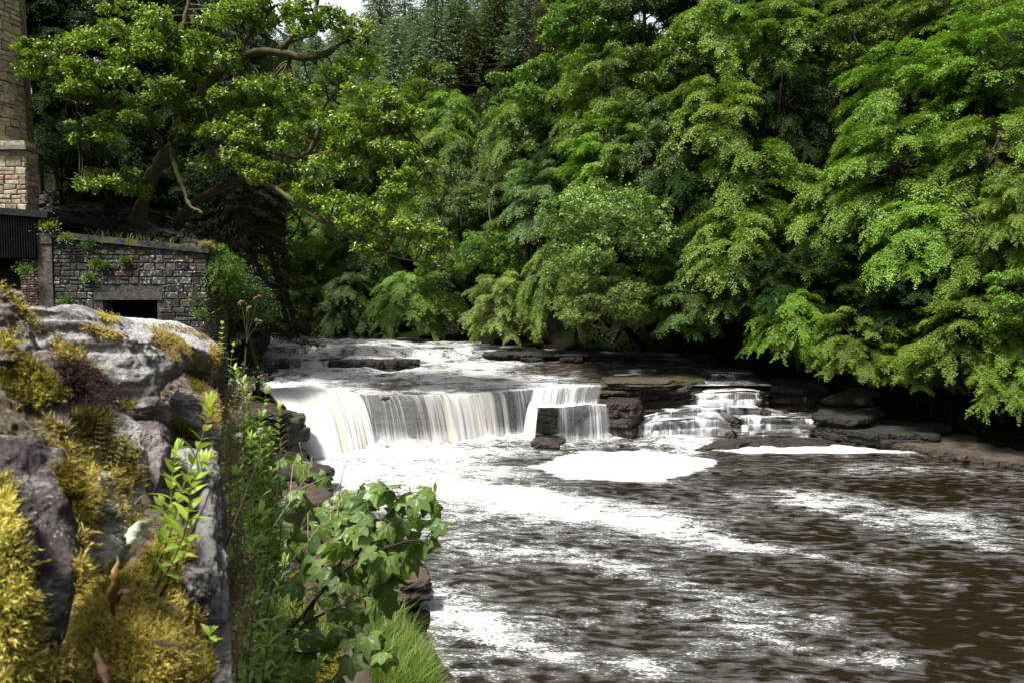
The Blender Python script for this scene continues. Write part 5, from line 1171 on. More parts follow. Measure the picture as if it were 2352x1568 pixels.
pillow([(400, 1010, 1.65), (450, 985, 1.8), (470, 1040, 1.65), (466, 1130, 1.4), (430, 1160, 1.35), (380, 1140, 1.32), (385, 1070, 1.45)], .03, 'crust', 11, rough=.035, facets=3)
pillow([(414, 1330, 1.1), (423, 1294, 1.15), (460, 1284, 1.2), (472, 1310, 1.18), (476, 1380, 1.12), (476, 1435, 1.07), (458, 1420, 1.05), (433, 1370, 1.07)], .025, 'slate', 12, 'small broken slaty stone at the wall edge', rough=.015)
pillow([(462, 1120, 1.45), (488, 1010, 1.75), (500, 1060, 1.7), (508, 1180, 1.5), (514, 1320, 1.3), (520, 1500, 1.12), (524, 1640, 1.02), (478, 1660, .98), (474, 1500, 1.05), (470, 1340, 1.18), (464, 1220, 1.32)], .03, 'slate', 13, 'upright slaty edge stone of the wall', rough=.018, strat=.010, facets=2)
pillow([(170, 1360, .92), (240, 1300, 1.0), (310, 1290, 1.05), (420, 1320, 1.1), (455, 1410, 1.08), (486, 1500, 1.02), (490, 1660, .95), (300, 1700, .85), (90, 1700, .80), (110, 1540, .83), (150, 1460, .87)], .05, 'mortar', 14, 'mossy lower step of the wall top', rough=.03, nr=70)
pillow([(60, 1520, .78), (100, 1500, .79), (150, 1510, .8), (190, 1560, .79), (180, 1660, .76), (60, 1660, .75)], .03, 'slate', 15, 'small grey stone at the bottom edge', rough=.015)
pillow([(-120, 1060, .80), (0, 1075, .82), (25, 1120, .82), (50, 1230, .80), (70, 1370, .78), (95, 1480, .76), (95, 1660, .72), (-120, 1660, .72)], .03, 'dark', 16, rough=.02)
# body of the wall below, down to the bank
mb = MB()
V, F = box_vf(0, 1, 0, 1, 0, 1); mb.add(np.array([[-2.9 if x == 0 else (-.62 if y == 0 else -1.78), .9 if y == 0 else 3.9, 1.0 if z == 0 else (3.35 if y == 0 else 3.9)] for x, y, z in V]), F)
child('wall_body', mb.mesh('wall_body', WM['slate'], False), WALL)
BV = BVHTree.FromPolygons([Vector(v) for v in np.concatenate(WV)], [tuple(int(i) for i in f) for f in np.concatenate(WF)])
def in_poly(x, y, P):
    P = np.array(P, float); c = np.zeros(x.shape, bool)
    for a, b in zip(P, np.roll(P, -1, 0)):
        k = (a[1] > y) != (b[1] > y); c ^= k & (x < (b[0] - a[0]) * (y - a[1]) / (b[1] - a[1] + 1e-12) + a[0])
    return c
def wall_hits(poly, dens, rng):
    P = np.array(poly, float); x0, y0 = P.min(0); x1, y1 = P.max(0); n = int((x1 - x0) * (y1 - y0) * dens)
    x = rng.uniform(x0, x1, n); y = rng.uniform(y0, y1, n); k = in_poly(x + rng.normal(0, 3, n), y + rng.normal(0, 3, n), poly); out = []
    for a, b in zip(x[k], y[k]):
        d = pdir(a, b); h = BV.ray_cast(Vector((0, 0, CAMZ)), Vector(d).normalized(), 9)
        if h[0] is not None: out.append((*h[0], *h[1]))
    A = np.array(out); return A[:, :3], A[:, 3:]
def frond_cluster(P, Nn, rng, L, curl=.5, leaves=9, w=.10, lw=.55):
    """moss shoots: a curved stem set with narrow scale leaves"""
    n = len(P); side = nrm(np.cross(Nn, rng.normal(size=(n, 3)))); D = nrm(Nn * 1.0 + side * rng.uniform(.2, 1.1, (n, 1)) + [0, 0, .35]); bend = nrm(side * .6 + [0, 0, -.25] + rng.normal(0, .4, (n, 3)))
    Ln = L * rng.uniform(.5, 1.3, n); ts = np.linspace(.05, 1, leaves); Vs, tn = [], []
    rt = rng.normal(0, .10, n) + .34 * vnoise(P * 30, 5) - .08
    for t in ts:
        c = P + D * (Ln * t)[:, None] + bend * (Ln * curl * t * t)[:, None]; T = nrm(D + bend * (2 * curl * t)); r = nrm(np.cross(T, rng.normal(size=(n, 3)))); l = Ln * lw * (1.15 - .55 * t)
        d = nrm(T * .95 + r * .65); s = nrm(np.cross(d, T)); ww = (l * w * 2.4)[:, None]
        Vs.append(np.stack([c - s * ww * .5, c + s * ww * .5, c + d * l[:, None]], 1)); tn.append(np.repeat(np.clip(.12 + .75 * t + rt, 0, 1), 3))
    V = np.concatenate(Vs).reshape(-1, 3); return V, np.arange(len(V)).reshape(-1, 3), np.concatenate(tn)
M['moss_gold'] = m_leaf('golden_moss', (.055, .044, .008), (.84, .74, .20), trans=.3, rough=.5, spec=.3)
M['moss_dark'] = m_leaf('olive_moss', (.014, .013, .003), (.38, .33, .04), trans=.25, rough=.5, spec=.3)
M['moss_pale'] = m_leaf('orange_gold_moss', (.10, .07, .015), (.80, .62, .22), trans=.25, rough=.6, spec=.2)
M['moss_brown'] = m_leaf('dry_brown_moss', (.018, .012, .010), (.13, .085, .07), trans=.1, rough=.8, spec=.2)
def moss(poly, dens, L, mat, label, seed, curl=.5, leaves=9, lift=.0, w=.10):
    rng = np.random.RandomState(seed); P, Nn = wall_hits(poly, dens * .6, rng); L = L * 1.25
    P = P + Nn * lift * rng.rand(len(P), 1); V, F, t = frond_cluster(P, nrm(Nn + [0, 0, .3]), rng, L, curl, leaves, w)
    mb = MB(); mb.add(V, F, tone=t); obj('moss', mb.mesh('moss', M[mat], False), label=label, cat='moss', kind='stuff')
moss([(0, 652), (18, 668), (40, 700), (70, 725), (90, 748), (94, 760), (78, 762), (58, 742), (45, 720), (18, 682), (0, 672)], .28, .010, 'moss_gold', 'golden moss along the crest above the purple-brown stone', 1, lift=.008)
moss([(0, 838), (30, 832), (60, 836), (92, 838), (112, 862), (130, 890), (138, 925), (125, 940), (90, 930), (60, 912), (30, 903), (0, 903)], .30, .015, 'moss_dark', 'thick olive and gold moss cushion above the dark boulder', 2, lift=.02)
moss([(0, 762), (16, 775), (20, 800), (10, 830), (0, 830)], .25, .014, 'moss_gold', 'bright yellow moss tuft at the left edge over the cushion', 22, lift=.02)
moss([(118, 772), (150, 792), (185, 812), (200, 836), (235, 858), (222, 862), (180, 848), (130, 838)], .30, .011, 'moss_gold', 'yellow moss mat under the long pale grey capstone', 3, lift=.012)
moss([(132, 845), (200, 850), (255, 885), (262, 925), (245, 955), (200, 950), (165, 930), (148, 890)], .55, .018, 'moss_brown', 'fuzzy dry brown moss clump in the wall', 4, lift=.03, curl=1.3, leaves=6, w=.06)
moss([(165, 940), (240, 950), (240, 990), (205, 1040), (175, 1000)], .35, .016, 'moss_dark', 'dark olive moss under the dry brown clump', 5, lift=.01)
moss([(112, 960), (145, 985), (155, 1015), (190, 1035), (205, 1080), (215, 1130), (205, 1180), (190, 1240), (180, 1280), (172, 1210), (164, 1130), (152, 1060), (138, 1005)], .32, .015, 'moss_gold', 'strip of golden moss along the right side of the dark boulder', 6, lift=.012)
moss([(130, 1075), (160, 1090), (200, 1120), (190, 1160), (150, 1150), (132, 1110)], .3, .014, 'moss_dark', 'dark green moss patch on the edge of the dark boulder', 7, lift=.012)
moss([(0, 1085), (8, 1110), (14, 1140), (20, 1200), (24, 1270), (28, 1330), (36, 1380), (48, 1440), (52, 1500), (46, 1568), (0, 1568)], .26, .016, 'moss_gold', 'golden moss column at the bottom left edge', 8, lift=.014)
moss([(170, 1290), (230, 1300), (300, 1310), (345, 1250), (430, 1230), (446, 1270), (420, 1300), (415, 1335), (430, 1375), (455, 1420), (478, 1450), (492, 1490), (486, 1568), (100, 1568), (150, 1470), (168, 1420), (174, 1340)], .26, .0125, 'moss_gold', 'wide carpet of golden moss on the lower wall top', 9, lift=.004)
moss([(205, 1030), (300, 1060), (320, 1180), (300, 1240), (230, 1100)], .03, .015, 'moss_gold', 'scattered moss shoots on the lichen crust', 10)
moss([(290, 738), (330, 744), (390, 750), (440, 758), (470, 767), (486, 778), (470, 782), (430, 768), (390, 757), (340, 745)], .7, .009, 'moss_pale', 'thin gold moss line along the crest of the far capstone', 51)
moss([(345, 757), (380, 768), (410, 782), (432, 800), (446, 822), (470, 838), (462, 845), (436, 832), (412, 808), (385, 790), (352, 770)], .75, .010, 'moss_pale', 'orange-gold moss band over the far capstone', 11, lift=.006)
moss([(195, 750), (225, 757), (275, 774), (272, 782), (240, 776), (212, 766)], .7, .011, 'moss_pale', 'thin streak of moss on the long pale grey capstone', 12)
moss([(220, 726), (262, 732), (268, 744), (236, 740)], .8, .012, 'moss_gold', 'small moss patch on the crest of the long capstone', 13)
moss([(345, 775), (380, 792), (402, 812), (406, 835), (398, 830), (385, 808), (350, 786)], .8, .010, 'moss_pale', 'curved line of moss at the shoulder of the long capstone', 14)
moss([(395, 960), (420, 965), (450, 1000), (455, 1015), (425, 1005), (398, 985)], .6, .014, 'moss_dark', 'dark gold moss beneath the small tilted stone', 15, lift=.01)
moss([(422, 852), (480, 872), (480, 905), (445, 900)], .7, .010, 'moss_dark', 'dark moss under the lip of the far capstone', 19)
moss([(455, 905), (500, 900), (505, 990), (470, 985)], .25, .012, 'moss_pale', 'sparse rusty moss on rubble at the far wall edge', 20)
moss([(480, 790), (505, 800), (512, 840), (500, 900), (485, 860)], .6, .014, 'moss_pale', 'rusty moss on the far end of the wall', 16)
moss([(270, 925), (305, 925), (300, 945), (275, 945)], .5, .012, 'moss_dark', 'small olive moss cushion left of the dark knob', 17)
moss([(225, 1020), (300, 1000), (330, 1120), (290, 1130), (250, 1090)], .06, .014, 'moss_gold', 'loose golden moss shoots left of the dark knob', 18)

# ---------------------------------------------------------------- plants
LEAFM['herb'] = m_leaf('herb_leaves', (.14, .25, .03), (.42, .58, .08), trans=.35, rough=.5)
LEAFM['willowherb'] = m_leaf('willowherb_leaves', (.08, .18, .035), (.34, .52, .11), trans=.3)
LEAFM['maple'] = m_leaf('maple_leaves', (.040, .12, .028), (.27, .46, .10), trans=.3, rough=.45, mottle=28)
LEAFM['fern'] = m_leaf('fern_pinnae', (.12, .16, .03), (.42, .44, .14), trans=.3)
LEAFM['heather'] = m_leaf('dry_heath_twigs', (.09, .065, .04), (.28, .25, .10), trans=.15)
M['red_leaf'] = m_plain('reddish_sorrel_leaf', (.20, .035, .02), (.22, .16, .03), 60, .5, .001, .4)
M['brown_leaf'] = m_plain('withered_brown_leaf', (.03, .012, .009), (.085, .042, .026), 90, .8, .004)
M['white_leaf'] = m_plain('pale_leaf_underside', (.38, .46, .34), (.56, .62, .50), 60, .6, .001)
def blade_vf(p, d, up, L, Wd, n=7, curl=.3, cup=.25, taper=1.0):
    """one smooth lance-shaped leaf"""
    d = nrm(np.array(d, float)); s = nrm(np.cross(d, up)); u = np.cross(s, d); V = []
    for t in np.linspace(0, 1, n):
        w = Wd * .5 * max(.02, math.sin(math.pi * min(1, t ** (.75 * taper) * .985 + .01))); c = np.array(p) + d * L * t * (1 - .2 * curl * t) - u * L * curl * t * t
        V += [c + s * w + u * w * cup, c, c - s * w + u * w * cup]
    return np.array(V), grid_faces(n, 3)
def stem_plant(name, label, cat, pts, r, lm, rng, L, Wd, gap, pair=2, up=.55, stemmat='stem_green', tip=True, group=None, curl=.35, skip=.1, fl=None):
    P = spline(pts, 30); e = empty(name, P[0], label=label, cat=cat, group=group); mb = MB(); V, F = tube_vf(P, np.linspace(r, r * .4, 30), 6); mb.add(V, F)
    child('stem', mb.mesh('stem', M[stemmat]), e)
    ln = np.linalg.norm(np.diff(P, axis=0), axis=1).sum(); n = int(ln * (1 - skip) / gap); mb = MB(); ph = rng.rand() * 6.28
    for k in range(n):
        t = skip + (1 - skip) * k / max(1, n - 1); i = min(28, int(t * 29)); p = P[i] + (P[i + 1] - P[i]) * (t * 29 - i); T = nrm(P[i + 1] - P[i]); a = nrm(np.cross(T, [.3, 1, .2])); b = np.cross(T, a)
        for j in range(pair):
            th = ph + k * (math.pi / 2 if pair == 2 else 2.4) + j * 2 * math.pi / pair + rng.normal(0, .2); o = a * math.cos(th) + b * math.sin(th); sc = (1 - .5 * t ** 2) * rng.uniform(.75, 1.15) * (min(1, .55 + t * 2))
            V, F = blade_vf(p, o + T * (up + .5 * t) + rng.normal(0, .12, 3), T, L * sc, Wd * sc, curl=curl * rng.uniform(.4, 1.5)); mb.add(V, F, tone=np.clip(rng.normal(.35 + .5 * t, .14), 0, 1))
    if tip:
        for j in range(5): V, F = blade_vf(P[-1], nrm(P[-1] - P[-2]) * 1.5 + rng.normal(0, .4, 3), [0, -1, .2], L * .5, Wd * .5); mb.add(V, F, tone=.95)
    child('leaves', mb.mesh('leaves', LEAFM[lm]), e)
    if fl:
        mb = MB()
        for q in range(fl[1]):
            c = P[-1] + rng.normal(0, fl[0], 3)
            for j in range(14): d = nrm(rng.normal(size=3)); V, F = blade_vf(c, d, [0, 0, 1], .018, .007, n=4); mb.add(V, F)
        child('flower_head', mb.mesh('flower_head', fl[2]), e)
    return e
rp = np.random.RandomState(44)
def pp(l, dz=1.): return [W(x, y, d * dz) for x, y, d in l]
for k, (pts, lab) in enumerate([
    ([(330, 1370, 1.28), (385, 1240, 1.3), (420, 1120, 1.32), (452, 1040, 1.34), (478, 960, 1.36), (482, 928, 1.36)], 'tallest bright yellow-green herb with paired oval leaves on the wall'),
    ([(335, 1365, 1.3), (365, 1260, 1.34), (390, 1180, 1.38), (395, 1100, 1.4), (405, 1035, 1.42)], 'shorter bright herb left of the tallest one'),
    ([(345, 1370, 1.3), (400, 1280, 1.28), (430, 1200, 1.27), (440, 1120, 1.27), (470, 1060, 1.28)], 'leaning bright herb behind the tallest one'),
    ([(350, 1360, 1.35), (380, 1290, 1.38), (390, 1220, 1.4), (372, 1160, 1.42)], 'small bright herb low between its taller neighbours')]):
    stem_plant('herb', lab, 'plant', pp(pts), .0022, 'herb', rp, .055, .017, .016, skip=.15, group='herbs on the wall top', curl=.25)
stem_plant('herb', 'tiny bright green rosette at the right edge of the moss carpet', 'plant', pp([(482, 1480, 1.2), (484, 1462, 1.2), (486, 1448, 1.19)]), .0015, 'herb', rp, .03, .012, .008, skip=.1)
stem_plant('herb', 'pale upright spike of leaves beyond the far end of the wall', 'plant', pp([(505, 830, 4.2), (508, 790, 4.2), (510, 745, 4.2)]), .003, 'herb', rp, .045, .02, .022, skip=.1)
stem_plant('herb', 'second pale leafy shoot beside the upright spike', 'plant', pp([(528, 860, 4.0), (532, 820, 4.), (536, 795, 4.)]), .003, 'herb', rp, .05, .02, .03, skip=.1)
WPOS = ['nearest the wall', 'beside the slaty edge stone', 'in the middle of the bank', 'behind the sapling']
k = 0
for (x0, y0, x1, y1, d) in [(560, 1640, 585, 1380, 1.9), (575, 1660, 650, 1300, 2.1), (540, 1600, 590, 1250, 2.2), (560, 1500, 600, 1180, 2.4), (600, 1450, 560, 1120, 2.6), (545, 1420, 545, 1090, 2.5), (580, 1320, 575, 1010, 3.0), (600, 1280, 600, 960, 3.1), (620, 1250, 570, 920, 3.3), (560, 1200, 560, 900, 3.2), (620, 1190, 640, 940, 3.5),
                            (590, 1600, 640, 1420, 2.2), (540, 1700, 545, 1440, 1.7), (620, 1620, 560, 1500, 2.4), (640, 1700, 620, 1480, 2.3), (530, 1350, 520, 1160, 2.3), (600, 1150, 610, 905, 3.4), (545, 1100, 560, 880, 3.4), (530, 1000, 540, 850, 3.6), (650, 1500, 690, 1380, 2.8), (560, 1640, 560, 1560, 1.9), (700, 1640, 660, 1500, 2.6), (590, 1240, 620, 1090, 3.1), (630, 1330, 600, 1170, 2.8), (560, 1280, 540, 1120, 2.7), (530, 1500, 530, 1290, 1.9)]:
    bx, by = x0 * .8 + x1 * .2, y0 + 40
    zone = 'level with the falls' if y1 < 930 else 'level with the froth' if y1 < 1040 else 'level with the sapling top' if y1 < 1150 else 'amid the sapling leaves' if y1 < 1290 else 'low on the bank' if y1 < 1450 else 'at the bottom edge'
    lean = 'leaning right' if x1 - x0 > 12 else 'leaning left' if x1 - x0 < -12 else 'upright'
    side = 'against the wall' if x1 < 550 else 'far from the wall' if x1 > 610 else 'mid stand' if x1 > 580 else 'near the wall'
    lab = lean + ' willowherb ' + side + ', narrow leaves, tip ' + zone
    stem_plant('willowherb', lab, 'plant', pp([(bx, by, d), ((x0 + x1) / 2 + rp.uniform(-12, 12), (y0 + y1) / 2, d * 1.01), (x1, y1, d * 1.03)]), .0035, 'willowherb', rp, .085 * (.8 + .12 * d), .018 * (.8 + .12 * d), .034, pair=2 if k % 2 else 3, skip=.05, stemmat='stem_green' if k % 3 else 'stem', group='willowherb stems below the wall', curl=.5, up=.75); k += 1
def cone_pts(reg, dist, rng, n, jit=.35):
    P = np.array(reg, float); x0, y0 = P.min(0); x1, y1 = P.max(0); x = rng.uniform(x0, x1, n); y = rng.uniform(y0, y1, n); k = in_poly(x, y, reg); x, y = x[k], y[k]
    return np.array([W(a, b, dist(a, b) + rng.normal(0, jit)) for a, b in zip(x, y)])
# dense low greenery on the bank below
rng = np.random.RandomState(8); P = cone_pts([(515, 1000), (560, 960), (620, 1000), (640, 1200), (620, 1400), (700, 1568), (505, 1568), (512, 1300)], lambda a, b: 3.9 - (b - 1000) * .0022, rng, 15000, .25); D = rng.normal(size=P.shape) * [1, 1, .6] + [0, 0, .5]
V, F = leaf_vf(P, D, rng.normal(0, .5, P.shape) + [0, -.4, 1], rng.uniform(.03, .07, len(P)), rng.uniform(.012, .024, len(P))); mb = MB(); mb.add(V, F, tone=np.repeat(np.clip(rng.normal(.4, .22, len(P)), 0, 1), 4)); obj('undergrowth', mb.mesh('undergrowth', LEAFM['willowherb'], False), label='tangle of small green leaves on the bank at the foot of the wall', cat='undergrowth', kind='stuff')
# heathy dry growth and little ferns on the wall edge
def fern(pts, rng, lab, L=.0075, lm='fern', name='fern', group=None):
    P = spline(pts, 20); e = empty(name, P[0], label=lab, cat='fern', group=group); mb = MB(); V, F = tube_vf(P, .0004, 4); mb.add(V, F); child('stem', mb.mesh('stem', M['bark_dark']), e); mb = MB()
    for i in range(1, 20, 2):
        T = nrm(P[i] - P[i - 1]); s = nrm(np.cross(T, [.2, -1, .3]))
        for sg in (-1, 1): V, F = blade_vf(P[i], s * sg + T * .2, [0, -1, .3], L * (1 - .6 * (i / 20) ** 2), L * .55, n=4, curl=.1); mb.add(V, F, tone=np.clip(rng.normal(.5, .2), 0, 1))
    child('leaves', mb.mesh('leaves', LEAFM[lm]), e)
FL = ['left of the dark knob', 'just below the dry brown moss', 'in the crack beside the lichen crust', 'above the pale lichen crust', 'arching over the rubble']
for k, (a, b, c, d) in enumerate([(225, 1050, 232, 950), (245, 1080, 236, 970), (238, 1130, 262, 1010), (215, 1100, 210, 1010), (262, 1090, 290, 1000)]):
    z = 1.42; fern([W(a, b, z), W((a + c) / 2 - 5, (b + d) / 2, z * .97), W(c, d, z * .98)], rp, 'small pale yellow fern frond ' + FL[k], group='fern fronds in the wall')
rng = np.random.RandomState(18); mb = MB(); mg = MB()
for k in range(230):
    y = rng.uniform(905, 1540); x = 500 + (y - 850) * .02 + rng.uniform(-12, 22) + (20 if y < 1000 else 0); d = (3.5 - (y - 850) * .0032 if y < 1300 else 2.06 - (y - 1300) * .0022) * 1.02
    p = W(x, y, d); q = p + rng.normal(0, .02, 3) + np.array([.03, 0, .05]) * rng.uniform(.5, 2.2) * (1 + .4 * (y < 1000)); P = spline([p, (p + q) / 2 + rng.normal(0, .008, 3), q], 9)
    for i in range(1, 9):
        T = nrm(P[i] - P[i - 1])
        for sg in range(4): V, F = blade_vf(P[i], rng.normal(0, .6, 3) + T, [0, -1, .3], rng.uniform(.008, .016), .0045, n=3, curl=.1); mg.add(V, F, tone=rng.rand())
    V, F = tube_vf(P, .0012, 4); mb.add(V, F)
P = np.concatenate(mg.V); obj('heath', mg.mesh('heath', LEAFM['heather']), label='wiry heath and tiny ferns hanging along the slaty edge of the wall', cat='heath', kind='stuff')
# dead stalks
SL = [((500, 1330, 1.6), (560, 1150, 1.8), (640, 960, 2.0), 'dark dead stalk rising diagonally from the moss across the slaty edge'), ((560, 1560, 2.2), (610, 1300, 2.3), (640, 1010, 2.4), 'tall brown dead stalk between willowherb and sapling'), ((600, 1450, 2.3), (650, 1250, 2.35), (680, 1080, 2.4), 'brown dead stalk leaning right among the sapling leaves'),
      ((560, 1420, 2.6), (700, 1260, 2.6), (790, 1150, 2.6), 'pale dead twig crossing behind the sapling'), ((540, 1330, 2.6), (650, 1170, 2.7), (715, 1060, 2.8), 'thin pale dry stalk left of the sapling crown'), ((620, 1480, 2.4), (660, 1440, 2.4), (740, 1465, 2.4), 'whitish dead twig lying across the sapling stem'), ((360, 1390, 1.3), (420, 1270, 1.35), (515, 1060, 1.5), 'thin black stalk standing behind the bright herbs')]
for a, b, c, lab in SL:
    e = empty('dead_stalk', W(*a), label=lab, cat='stalk'); mb = MB(); P = spline([W(*a), W(*b), W(*c)], 22); P += np.cumsum(rp.normal(0, .002, P.shape), 0); V, F = tube_vf(P, np.linspace(.0035, .0012, 22), 5); mb.add(V, F)
    if 'pale' in lab or 'whitish' in lab:
        for q in range(5):
            i = 12 + q * 2; V, F = tube_vf(spline([P[i], P[i] + rp.normal(0, .03, 3) + [0, 0, .03], P[i] + rp.normal(0, .06, 3) + [.02, 0, .06]], 6), [.0015] * 6, 4); mb.add(V, F)
    child('stem', mb.mesh('stem', M['twig' if ('pale' in lab or 'whitish' in lab) else ('stem' if 'brown' in lab else 'bark_dark')]), e)
# loose leaves on the moss
def loose(name, pts, w, mat, lab, n=16, wav=.25, lob=0):
    P = spline([W(*p) for p in pts], n); P += rp.normal(0, w * .06, P.shape); V = []; s0 = None
    for i in range(n):
        T = nrm(P[min(i + 1, n - 1)] - P[max(i - 1, 0)]); v = nrm(P[i] - np.array([0, 0, CAMZ])); s = nrm(np.cross(T, v)); t = i / (n - 1); ww = w * .5 * (math.sin(math.pi * min(1, t ** .8)) ** 1.1 + .03) * (1 + lob * math.sin(t * 19)); V += [P[i] + s * ww - v * ww * wav, P[i], P[i] - s * ww - v * ww * wav * .3]
    me = mesh(name, V, grid_faces(n, 3), M[mat]); o = bpy.data.objects.new(name, me); put(o, label=lab, cat='leaf'); m = o.modifiers.new('thick', 'SOLIDIFY'); m.thickness = .0004
loose('fallen_leaf', [(262, 1418, 1.02), (258, 1370, 1.0), (266, 1320, 1.0), (270, 1274, 1.02)], .012, 'red_leaf', 'upright reddish green sorrel leaf above the moss carpet', lob=.12)
loose('fallen_leaf', [(246, 1575, .86), (238, 1545, .87), (225, 1510, .88), (220, 1482, .89)], .009, 'brown_leaf', 'reddish brown folded leaf standing at the bottom edge of the moss', lob=.1)
loose('fallen_leaf', [(296, 1250, 1.1), (304, 1225, 1.12), (322, 1205, 1.14), (342, 1194, 1.18)], .018, 'white_leaf', 'pale whitish leaf leaning beside the bright herbs')
loose('fallen_leaf', [(268, 1390, .98), (275, 1365, .97), (290, 1358, .97), (303, 1375, .97), (298, 1412, .97)], .007, 'brown_leaf', 'curled purple-brown leaf hooked over right of the sorrel leaf')
0 and loose('fallen_leaf', [(302, 1342, 1.0), (325, 1338, 1.0), (345, 1352, 1.0), (350, 1378, 1.0), (340, 1400, 1.0)], .007, 'brown_leaf', 'second curled brown leaf further right on the moss')
loose('fallen_leaf', [(370, 1375, 1.06), (400, 1390, 1.05), (415, 1410, 1.04), (432, 1412, 1.04)], .005, 'brown_leaf', 'thin twisted dry leaf at the right part of the moss carpet')
loose('fallen_leaf', [(340, 1465, .97), (372, 1478, .96), (405, 1480, .96), (435, 1498, .96)], .006, 'brown_leaf', 'long shrivelled leaf lying across the middle of the moss carpet')
# dandelion clock, white blossom, withered pink heads
def clock(px, py, d, r, lab, mat):
    c = W(px, py, d); e = empty('dandelion', W(px - 6, py + 130, d), label=lab, cat='flower'); mb = MB(); V, F = tube_vf(spline([W(px - 6, py + 130, d), W(px - 4, py + 60, d), c], 10), .0015, 5); mb.add(V, F); child('stem', mb.mesh('stem', M['stem']), e); mb = MB()
    for k in range(160):
        q = nrm(rp.normal(size=3)); V, F = blade_vf(c, q, [.1, .2, 1], r, r * .12, n=3, curl=0); mb.add(V, F)
        V, F = blade_vf(c + q * r * .85, nrm(np.cross(q, [.3, .5, .7])), q, r * .35, r * .1, n=3); mb.add(V, F)
    child('flower_head', mb.mesh('flower_head', M[mat]), e)
clock(547, 1004, 2.9, .024, 'round white dandelion clock on a thin stem beside the wall', 'white_leaf')
clock(598, 988, 3.0, .017, 'small white blossom among the willowherb', 'white_leaf')
M['pink'] = m_plain('withered_pink_petals', (.12, .06, .045), (.24, .15, .11), 30, .7, .002)
e = empty('withered_flower', W(556, 900, 4.4), label='withered pinkish flower heads on a tall stem before the river bend', cat='flower'); mb = MB()
for x, y in ((556, 693), (592, 682), (572, 708), (593, 738), (566, 690)): V, F = tube_vf(spline([W(556, 900, 4.4), W(566, 790, 4.4), W(x, y + 5, 4.4)], 12), .0012, 5); mb.add(V, F)
child('stem', mb.mesh('stem', M['stem_green']), e)
for x, y in ((556, 693), (592, 682), (572, 708), (593, 738)):
    mb = MB(); c = W(x, y, 4.4)
    for k in range(26): V, F = blade_vf(c + rp.normal(0, .006, 3), rp.normal(size=3) * [1, 1, .8] + [0, 0, .2], [.2, -.4, 1], .021, .008, n=5, curl=.8); mb.add(V, F)
    child('flower_head', mb.mesh('flower_head', M['pink']), e)

# maple sapling
def palmate(p, d, n, L):
    """five-lobed leaf, d towards the tip, n its upper side"""
    d = nrm(np.array(d, float)); s = nrm(np.cross(d, n)); u = np.cross(s, d); pts = []
    ang = [(-150, .30), (-128, .60), (-112, .80), (-92, .60), (-72, .66), (-60, .82), (-47, 1.0), (-36, .84), (-24, .72), (-12, .90), (0, 1.12), (12, .90), (24, .72), (36, .84), (47, 1.0), (60, .82), (72, .66), (92, .60), (112, .80), (128, .60), (150, .30)]
    o = np.array(p) + d * L * .32; V = [o - u * L * .02]
    for a, r in ang:
        a = math.radians(a); rr = r * L * .62; V.append(o + d * rr * math.cos(a) + s * rr * math.sin(a) - u * (rr * rr / L * .55) + u * (.06 * L if int(round(math.degrees(a))) % 47 == 0 and a else 0))
    m = [o + (v - o) * .55 + u * L * .03 for v in V[1:]]; V = V + m; k = len(ang); F4 = [(1 + i, 2 + i, k + 2 + i, k + 1 + i) for i in range(k - 1)]; F3 = [(0, k + 1 + i, k + 2 + i) for i in range(k - 1)]
    return np.array(V), [np.array(F4), np.array(F3)]
